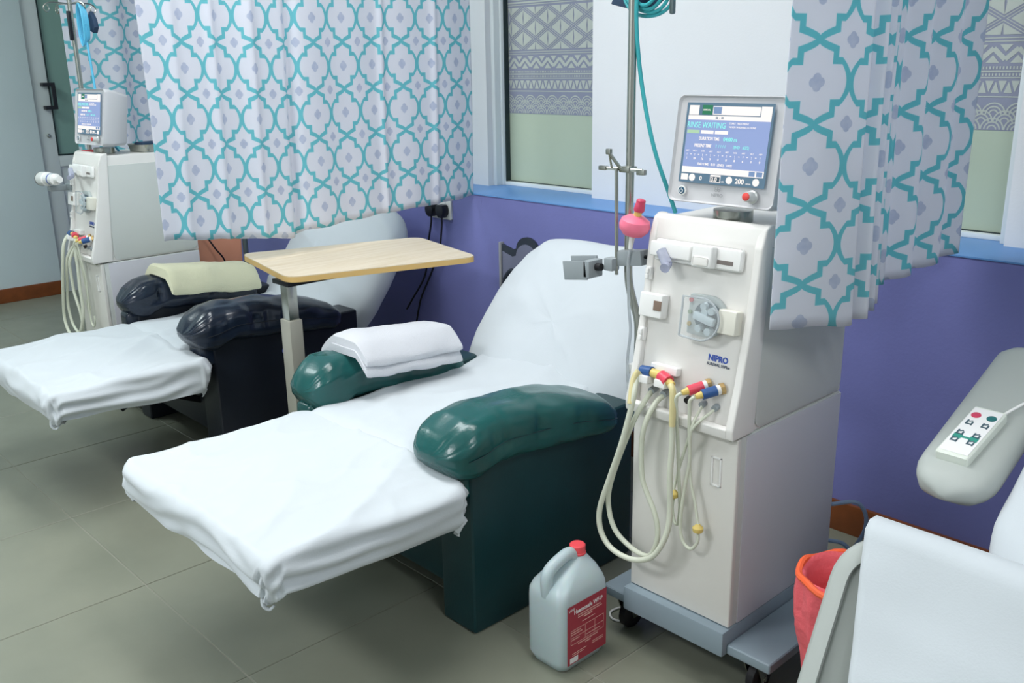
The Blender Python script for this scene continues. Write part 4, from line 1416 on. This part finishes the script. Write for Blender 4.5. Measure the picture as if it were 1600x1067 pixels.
# tray on top, cuff coil
ty_ = thing('steel_tray', 'steel kidney tray resting on top of the far machine', 'tray', (-4.14, 1.76, 1.0755), R(10))
G().prism(rrect(0.13, 0.19, 0.03, 5), lambda u, v, d: Vector((u, v, d)), 0.0, 0.004).build('tray_base', M_steel, ty_)
rg = []
for (s, z) in ((0.98, 0.003), (1.06, 0.03), (1.09, 0.033), (1.05, 0.032), (0.96, 0.0045)):
    rg.append([(u * s, v * s, z) for u, v in rrect(0.13, 0.19, 0.03, 5)])
G().loft(rg, cap=False).build('tray_wall', M_steel, ty_)
G().box((0.0, -0.02, 0.026), (0.07, 0.12, 0.03), 0.01).build('tray_contents', M_navy, ty_)
rp = tag(G().box((-4.27, 1.53, 1.0815), (0.05, 0.06, 0.012), 0.003).build('red_packet', M_cap), 'small red packet under the far screen', 'packet')
cf2 = thing('tube_coil', 'light blue coiled tube and navy cuff hanging on the far steel pole', 'tube', (-4.315, 1.58, 1.60))
cg = G()
for k in range(5):
    rx, rz2 = 0.03 - 0.002 * k, 0.085 - 0.006 * k
    cg.tube([(0.03 + rx * math.cos(a), -0.012 + 0.006 * k, 0.0 + rz2 * math.sin(a)) for a in [2 * PI * q / 20 for q in range(21)]], 0.0042, 8, 2)
cg.build('coil', M_lblue, cf2)
hose(cf2, [(0.04, 0.0, -0.07), (0.05, 0.0, -0.14), (0.06, 0.0, -0.24), (0.07, 0.0, -0.34), (0.075, 0.02, -0.45), (0.08, 0.08, -0.56)], 0.005, M_lblue, 'tube')
G().prism([(0.0, 0.0), (0.05, 0.055), (0.085, 0.02), (0.092, -0.012), (0.07, -0.035), (0.02, -0.02), (-0.03, 0.005), (-0.03, 0.02)], lambda u, v, d: Vector((u, d, v)), 0.02, 0.04, 0.005).build('cuff', M_navy, cf2)
G().box((-0.07, -0.02, 0.0), (0.018, 0.014, 0.12), 0.003).build('clip', M_plugk, cf2)

# ------------------------------------------------------------------ jerrycan (origin floor, centre)
JC = (-1.41, 1.492, 0)
jc = thing('jerrycan', 'translucent white jerrycan with a red label and red cap on the floor', 'jerrycan', JC)
rings = []
for (z, wx, wy, r, cy) in ((0.0, 0.085, 0.128, 0.02, 0), (0.006, 0.105, 0.148, 0.022, 0), (0.03, 0.124, 0.168, 0.022, 0), (0.18, 0.124, 0.168, 0.022, 0), (0.2, 0.122, 0.166, 0.022, 0), (0.216, 0.114, 0.157, 0.026, 0.002), (0.238, 0.09, 0.125, 0.03, 0.012), (0.254, 0.062, 0.08, 0.026, 0.024), (0.264, 0.044, 0.05, 0.02, 0.032), (0.268, 0.04, 0.04, 0.0199, 0.035)):
    rings.append([(u, v + cy, z) for u, v in rrect(wx, wy, r, 5)])
G().loft(rings).build('body', M_can, jc, smooth=50)
G().tube([(0.0, -0.07, 0.195), (0.0, -0.072, 0.235), (0.0, -0.062, 0.258), (0.0, -0.03, 0.272), (0.0, 0.005, 0.278), (0.0, 0.02, 0.262)], 0.0155, 14, 6).build('handle', M_can, jc)
cp = [(0.021, 0), (0.021, 0.004), (0.0195, 0.006), (0.0195, 0.022), (0.017, 0.0245)]
G().lathe(cp, (0.0, 0.035, 0.268), (0, 0, 1), 28).build('cap', M_cap, jc)
G().bx(0.0621, 0.0627, -0.066, 0.072, 0.026, 0.184).build('label', M_label, jc)


def LM(y, z):
    return Matrix.Translation((0.0629, y, z)) @ Matrix.Rotation(PI / 2, 4, 'Z') @ Matrix.Rotation(PI / 2, 4, 'X')


text_mesh('label_lettering', 'Haemosafe WF-P', 0.0158, M_white, jc, LM(-0.044, 0.158), depth=0.0002, bold=0.0003, sx=0.9)
text_mesh('label_lettering', 'LOGI', 0.009, M_white, jc, LM(-0.062, 0.17), depth=0.0002)
lp = G()
rows = [(0.150, -0.03, 0.05, .0022), (0.144, -0.03, 0.055, .0022), (0.138, -0.01, 0.02, .003), (0.128, -0.015, 0.03, .0015), (0.116, -0.055, 0.06, .001), (0.11, -0.055, -0.02, .002), (0.104, -0.055, -0.015, .002),
        (0.096, -0.055, 0.06, .001), (0.09, -0.055, -0.025, .002), (0.085, 0.0, 0.05, .0018), (0.078, -0.055, 0.062, .001), (0.072, -0.03, 0.04, .0022), (0.066, -0.005, 0.015, .0025), (0.052, -0.05, 0.0, .0016), (0.047, -0.05, -0.01, .0016), (0.056, 0.02, 0.06, .0016), (0.051, 0.02, 0.06, .0016)]
for (z, a, b, h) in rows:
    lp.bx(0.0626, 0.0630, a, b, z, z + h)
for y in (-0.055, -0.005, 0.03, 0.061):
    lp.bx(0.0626, 0.0630, y, y + 0.001, 0.078, 0.117)
lp.build('label_print', M_labt, jc)
G().bx(0.0626, 0.0631, -0.058, -0.03, 0.029, 0.043).build('label_sticker', M_white, jc)

# ------------------------------------------------------------------ grey treatment chair on the right
TC = (-0.36, 1.5, 0)
tc = thing('treatment_chair', 'grey plastic treatment chair with sheeted legrest at the right', 'treatment chair', TC)
dv = Vector((0, -0.447, -0.894))        # down the legrest
nv_ = Vector((0, -0.894, 0.447))        # out of the legrest


def LR(u, s, d):
    return Vector((u, 0, 0.607)) + dv * s + nv_ * d


def leg_outline(x0, x1, s1, r, inset=0.0):
    out = [(x0 + inset, s1)]
    for k in range(9):
        a = R(180 - 90 * k / 8)
        out.append((x0 + r + (r - inset) * math.cos(a), r - (r - inset) * math.sin(a)))
    for k in range(9):
        a = R(90 - 90 * k / 8)
        out.append((x1 - r + (r - inset) * math.cos(a), r - (r - inset) * math.sin(a)))
    out.append((x1 - inset, s1))
    return out


G().prism(leg_outline(-0.36, 0.36, 0.6, 0.10), LR, -0.04, 0.0, 0.006).build('legrest', M_gplastd, tc)
ro, ri = leg_outline(-0.362, 0.362, 0.602, 0.10), leg_outline(-0.362, 0.362, 0.602, 0.10, 0.034)
G().loft([[LR(u, s, d) for u, s in P] for P, d in ((ro, -0.045), (ro, 0.004), ([(a[0] * .7 + b[0] * .3, a[1] * .7 + b[1] * .3) for a, b in zip(ro, ri)], 0.013), (ri, 0.010), (ri, 0.0005))], cap=False, closed=False).build('legrest_rim', M_gplast, tc, smooth=60)
G().cyl(LR(-0.31, 0.30, 0.0), LR(-0.31, 0.30, 0.003), 0.008, seg=16).build('screw_cap', M_gplast, tc)
# arm
arm_rings = []
for i in range(25):
    t = i / 24
    y = 0.14 + 0.5 * t
    z = 0.645 + 0.15 * t
    x = -0.255 - 0.02 * t
    e = math.sqrt(max(0.0, 1 - (1 - min(1, t / 0.16)) ** 2)) * math.sqrt(max(0.0, 1 - (max(0, t - 0.9) / 0.1) ** 2))
    hw = 0.008 + 0.066 * e
    arm_rings.append([Vector((x + q[0], y - 0.35 * q[2], z + q[2])) for q in super_ring(0, 0, 0, hw, 0.006 + 0.028 * e, 2.8, 32)])
ap = G().loft(arm_rings).build('arm_pad', M_gplast, tc, smooth=60)
G().cyl((-0.2, 0.52, 0.0305), (-0.22, 0.52, 0.77), 0.018, seg=14).build('arm_post', M_gplastd, tc)
G().bx(-0.15, 0.36, 0.05, 0.68, 0.40, 0.50, 0.02).build('seat', M_gplastd, tc)
G().bx(-0.2, 0.36, 0.1, 0.75, 0.03, 0.07, 0.01).bx(-0.02, 0.2, 0.25, 0.6, 0.07, 0.40, 0.01).build('base', M_gplastd, tc)
for (x, y) in ((-0.18, 0.14), (0.33, 0.14), (-0.18, 0.7), (0.33, 0.7)):
    G().lathe([(0.006, -0.01), (0.015, -0.01), (0.016, 0.0), (0.015, 0.01), (0.006, 0.01)], (x, y, 0.0165), (1, 0, 0), 12).build('caster', M_rubber, tc)
slab(0.24, 0.38, 0.04, R(58), 0.40, 0.735, p1=5).build('backrest', M_gplastd, tc).location = (0.09, 0, 0)

# sheet over the legrest
vs, fs = [], []
nx, ny = 50, 60
for i in range(nx + 1):
    for j in range(ny + 1):
        s = -0.16 + 0.80 * j / ny
        xl = -0.318 + 0.2 * max(0, s)
        u = xl + (0.39 - xl) * i / nx
        d = 0.020 + 0.006 * nz(u * 6, s * 6, 1.5) + 0.004 * nz(u * 3, s * 14, 4) + 0.004
        if s < 0:
            # over the top edge and back down behind
            a = min(1.0, -s / 0.06)
            p = LR(u, 0, 0) + nv_ * (0.024 * math.cos(a * PI) + 0.0 - 0.024 * (1 - math.cos(a * PI)) * 0.6) + (-dv) * 0.028 * math.sin(a * PI)
            if -s > 0.06:
                p = p + dv * (-s - 0.06)
            vs.append(tuple(p))
        else:
            vs.append(tuple(LR(u, s, d)))
for i in range(nx):
    for j in range(ny):
        k = i * (ny + 1) + j
        fs.append((k, k + ny + 1, k + ny + 2, k + 1))
ls = G().add(vs, fs).build('legrest_sheet', M_sheet, None, smooth=180, recalc=False)
ls.location = TC
sm = ls.modifiers.new('thickness', 'SOLIDIFY')
sm.thickness = 0.002
tag(ls, 'white sheet hung over the grey legrest at lower right', 'sheet')
ss = slab(0.258, 0.41, 0.058, R(58), 0.39, 0.735, p1=6, wr=0.9, seed=4).build('chair_sheet', M_sheet, None, smooth=180)
ss.location = (TC[0] + 0.09, TC[1], 0)
tag(ss, 'white sheet covering the grey treatment chair behind the remote', 'sheet')

# remote control on the arm
slope = math.atan2(0.15, 0.5)
rc = thing('remote_control', 'white wired remote control with coloured buttons on the grey armrest', 'remote control', (TC[0] - 0.262, TC[1] + 0.27, 0.7135))
rc.rotation_euler = (slope, 0, R(-2))
G().box((0, 0, 0.012), (0.062, 0.165, 0.024), 0.006, 3).build('body', mat('remote_ivory', (226, 232, 222), 0.4), rc)
G().box((0, 0.0, 0.0246), (0.054, 0.150, 0.0012), 0.0004, 1).build('face_plate', M_white, rc)
for (x, y, m_) in ((-0.014, 0.05, M_pinkd), (0.015, 0.05, mat('button_teal', (40, 110, 112), 0.4))):
    G().lathe([(0.009, 0), (0.009, 0.001), (0.007, 0.0016)], (x, y, 0.0252), (0, 0, 1), 20).build('button', m_, rc)
M_icon = mat('icon_slate', (70, 96, 108), 0.5)
M_icong = mat('icon_green', (52, 150, 132), 0.5)
for (x, y) in ((-0.014, 0.022), (0.015, 0.022), (-0.015, -0.014), (0.015, -0.014), (-0.015, -0.038), (0.015, -0.038)):
    g = G()
    g.box((x - 0.005, y + 0.002, 0.0256), (0.003, 0.014, 0.0008)).box((x + 0.005, y - 0.001, 0.0256), (0.003, 0.012, 0.0008))
    g.box((x, y - 0.004, 0.0256), (0.013, 0.003, 0.0008)).box((x, y + 0.006, 0.0256), (0.008, 0.0025, 0.0008), 0, 1, Matrix.Rotation(R(30), 3, 'Z'))
    g.build('icon', M_icon, rc)
g = G().bx(-0.023, -0.007, -0.032, -0.018, 0.0252, 0.0256).bx(0.007, 0.023, -0.032, -0.018, 0.0252, 0.0256).bx(-0.007, 0.007, -0.028, -0.022, 0.0252, 0.0256)
g.build('icon', M_icong, rc)
hose(rc, [(0.018, 0.082, 0.012), (0.03, 0.11, 0.016), (0.045, 0.135, 0.02), (0.06, 0.135, 0.012), (0.085, 0.13, -0.002), (0.13, 0.14, -0.05)], 0.003, M_mwhite, 'cord')
G().box((-0.002, -0.098, -0.012), (0.028, 0.045, 0.0015), 0.0, 1, Matrix.Rotation(R(24), 3, 'X')).box((-0.002, -0.124, -0.035), (0.028, 0.0015, 0.034), 0.0).build('strap', M_clear, rc)

# ------------------------------------------------------------------ bin with red bag
bn = thing('waste_bin', 'waste bin lined with a red plastic bag between the machine and legrest', 'bin', (-0.775, 1.64, 0))
G().lathe([(0.05, 0.0005), (0.056, 0.01), (0.088, 0.40), (0.084, 0.40), (0.052, 0.012)], (0, 0, 0), (0, 0, 1), 32).build('bucket', M_bin, bn)
rings = []
for i in range(19):
    t = i / 18
    z = 0.20 + 0.215 * t
    ring = []
    for k in range(56):
        a = 2 * PI * k / 56
        r = lerp_pts([(0, 0.074), (0.15, 0.082), (0.5, 0.098), (0.8, 0.1), (1, 0.096)], t)
        r += 0.008 * nz(math.cos(a) * 3, math.sin(a) * 3, z * 14) + 0.003 * math.sin(a * 11 + z * 10) + 0.002 * math.sin(a * 23)
        ring.append((r * math.cos(a), r * math.sin(a), z + (0.010 * math.sin(a * 3 + 1) if i == 0 else 0)))
    rings.append(ring)
for (r, z) in ((0.09, 0.421), (0.08, 0.414), (0.074, 0.34)):
    rings.append([(r * math.cos(2 * PI * k / 56), r * math.sin(2 * PI * k / 56), z + 0.004 * math.sin(6 * PI * k / 56)) for k in range(56)])
G().loft(rings, cap=False).build('bag', M_bag, bn, smooth=60)
G().tube([(0.096 * math.cos(2 * PI * k / 40), 0.096 * math.sin(2 * PI * k / 40), 0.416 + 0.004 * math.sin(k)) for k in range(41)], 0.0075, 8, 1, curve=False).build('bag_rim', mat('bag_rim_orange', (248, 104, 60), 0.4), bn)

# ------------------------------------------------------------------ wall socket, plugs, wall sticker, cables
so = thing('wall_socket', 'white double wall socket on the purple wall', 'socket', (-3.17, 2.57, 0.822))
G().prism(rrect(0.146, 0.086, 0.006, 4), lambda u, v, d: Vector((u, d, v)), -0.010, -0.0005, 0.002).build('plate', M_mwhite, so)
for dx in (-0.036, 0.036):
    G().bx(dx - 0.006, dx + 0.006, -0.013, -0.0095, 0.022, 0.034, 0.001).build('switch', M_white, so)
for k, dx in enumerate((-0.036, 0.036)):
    pl = thing('plug', ['black plug in the socket half nearer the curtain', 'black plug in the right half of the wall socket'][k], 'plug', (-3.17 + dx, 2.5595, 0.822), 0, 'black plugs')
    G().prism([(-0.022, -0.02), (-0.026, 0.0), (-0.02, 0.022), (0.02, 0.022), (0.026, 0.0), (0.022, -0.02), (0.008, -0.034), (-0.008, -0.034)], lambda u, v, d: Vector((u, d, v)), -0.036, -0.0005, 0.006).build('body', M_plugk, pl)
    pts = [[(0, -0.02, -0.034), (-0.004, -0.02, -0.07), (-0.03, -0.02, -0.16), (-0.06, -0.02, -0.30), (-0.15, -0.025, -0.42), (-0.2, -0.025, -0.48)],
           [(0, -0.02, -0.034), (-0.004, -0.02, -0.08), (-0.025, -0.02, -0.17), (-0.09, -0.02, -0.29), (-0.17, -0.022, -0.42), (-0.22, -0.022, -0.56), (-0.28, -0.03, -0.68), (-0.30, -0.06, -0.72), (-0.30, -0.06, -0.815)]][k]
    hose(pl, pts, 0.0042, M_plugk, 'cable')

M_stk = mat('sticker_grey', (112, 116, 138), 0.7)
M_stkd = mat('sticker_dark', (44, 52, 64), 0.7)
ws = thing('wall_sticker', 'dark grey shaped foam panel on the purple wall behind the green recliner', 'wall panel', (-2.78, 2.57, 0.55))
outl = [(0.0, -0.16), (0.0, 0.168), (0.02, 0.162), (0.06, 0.152), (0.085, 0.16)]
for k in range(11):
    a = R(170 - 150 * k / 10)
    outl.append((0.145 + 0.062 * math.cos(a), 0.155 + 0.055 * math.sin(a)))
outl += [(0.235, 0.10), (0.26, 0.02), (0.26, -0.16)]
fy = lambda u, v, d: Vector((u, d, v))
G().prism(outl, fy, -0.014, -0.0005, 0.002).build('backing', M_stkd, ws)
inn = [(u * 0.94 + 0.008, (v - 0.028) if v > 0 else v + 0.01) for u, v in outl]
G().prism(inn, fy, -0.018, -0.0141, 0.001).build('face', M_stk, ws)
G().tube([(0.012, -0.019, -0.06), (0.02, -0.019, 0.02), (0.05, -0.019, 0.062), (0.075, -0.019, 0.068), (0.085, -0.019, 0.05), (0.11, -0.019, 0.036)], 0.009, 8, 5).build('outline', M_stkd, ws)
G().bx(-0.012, 0.0, -0.02, -0.0005, -0.17, 0.175, 0.002).build('edge_strip', M_txtlt, ws)

for k, pts in enumerate(([(-1.06, 2.092, 0.32), (-1.0, 2.13, 0.33), (-0.99, 2.16, 0.25), (-1.05, 2.17, 0.1), (-1.03, 2.2, 0.006)],
                         [(-1.06, 2.092, 0.22), (-1.02, 2.13, 0.2), (-0.99, 2.17, 0.1), (-0.95, 2.2, 0.006), (-0.9, 2.3, 0.006)])):
    tag(G().tube(pts, 0.0055, 8, 6).build('water_hose', mat('hose_blue_grey', (128, 150, 178), 0.4)), ['grey blue hose looping from the back of the large machine', 'grey blue hose running straight down to the floor behind the machine'][k], 'hose', 'supply hoses')

# small coral visitor chair behind the far machine
vc = thing('visitor_chair', 'small chair with coral backrest and grey frame behind the black recliner', 'chair', (-4.40, 2.04, 0))
G().box((0.16, 0, 0.60), (0.03, 0.26, 0.34), 0.008, 3, Matrix.Rotation(R(4), 3, 'Y')).build('backrest', M_coral, vc)
G().box((-0.04, 0, 0.40), (0.36, 0.27, 0.035), 0.01).build('seat', M_coral, vc)
for s in (-1, 1):
    G().cyl((0.165, s * 0.148, 0.0005), (0.175, s * 0.148, 0.79), 0.013, seg=12).build('back_leg', M_gtube, vc)
    G().cyl((-0.2, s * 0.14, 0.0005), (-0.2, s * 0.14, 0.385), 0.012, seg=12).build('front_leg', M_gtube, vc)
    G().cyl((-0.2, s * 0.14, 0.375), (0.17, s * 0.148, 0.375), 0.010, seg=10).build('seat_rail', M_gtube, vc)
tag(G().tube([(-4.195, 1.91, 0.72), (-4.19, 1.96, 0.68), (-4.185, 2.01, 0.6), (-4.18, 2.06, 0.5), (-4.2, 2.1, 0.2), (-4.2, 2.12, 0.006)], 0.004, 8, 6).build('cable', M_plugk), 'thin black cable running down in front of the coral backrest', 'cable')
tag(G().tube([(-1.40, 1.80, 0.004), (-1.44, 1.76, 0.004), (-1.455, 1.71, 0.004), (-1.43, 1.685, 0.004), (-1.40, 1.70, 0.004), (-1.41, 1.75, 0.004), (-1.43, 1.86, 0.004)], 0.003, 6, 6).build('thin_cable', M_mwhite), 'thin white cable looped on the floor by the machine caster', 'cable')
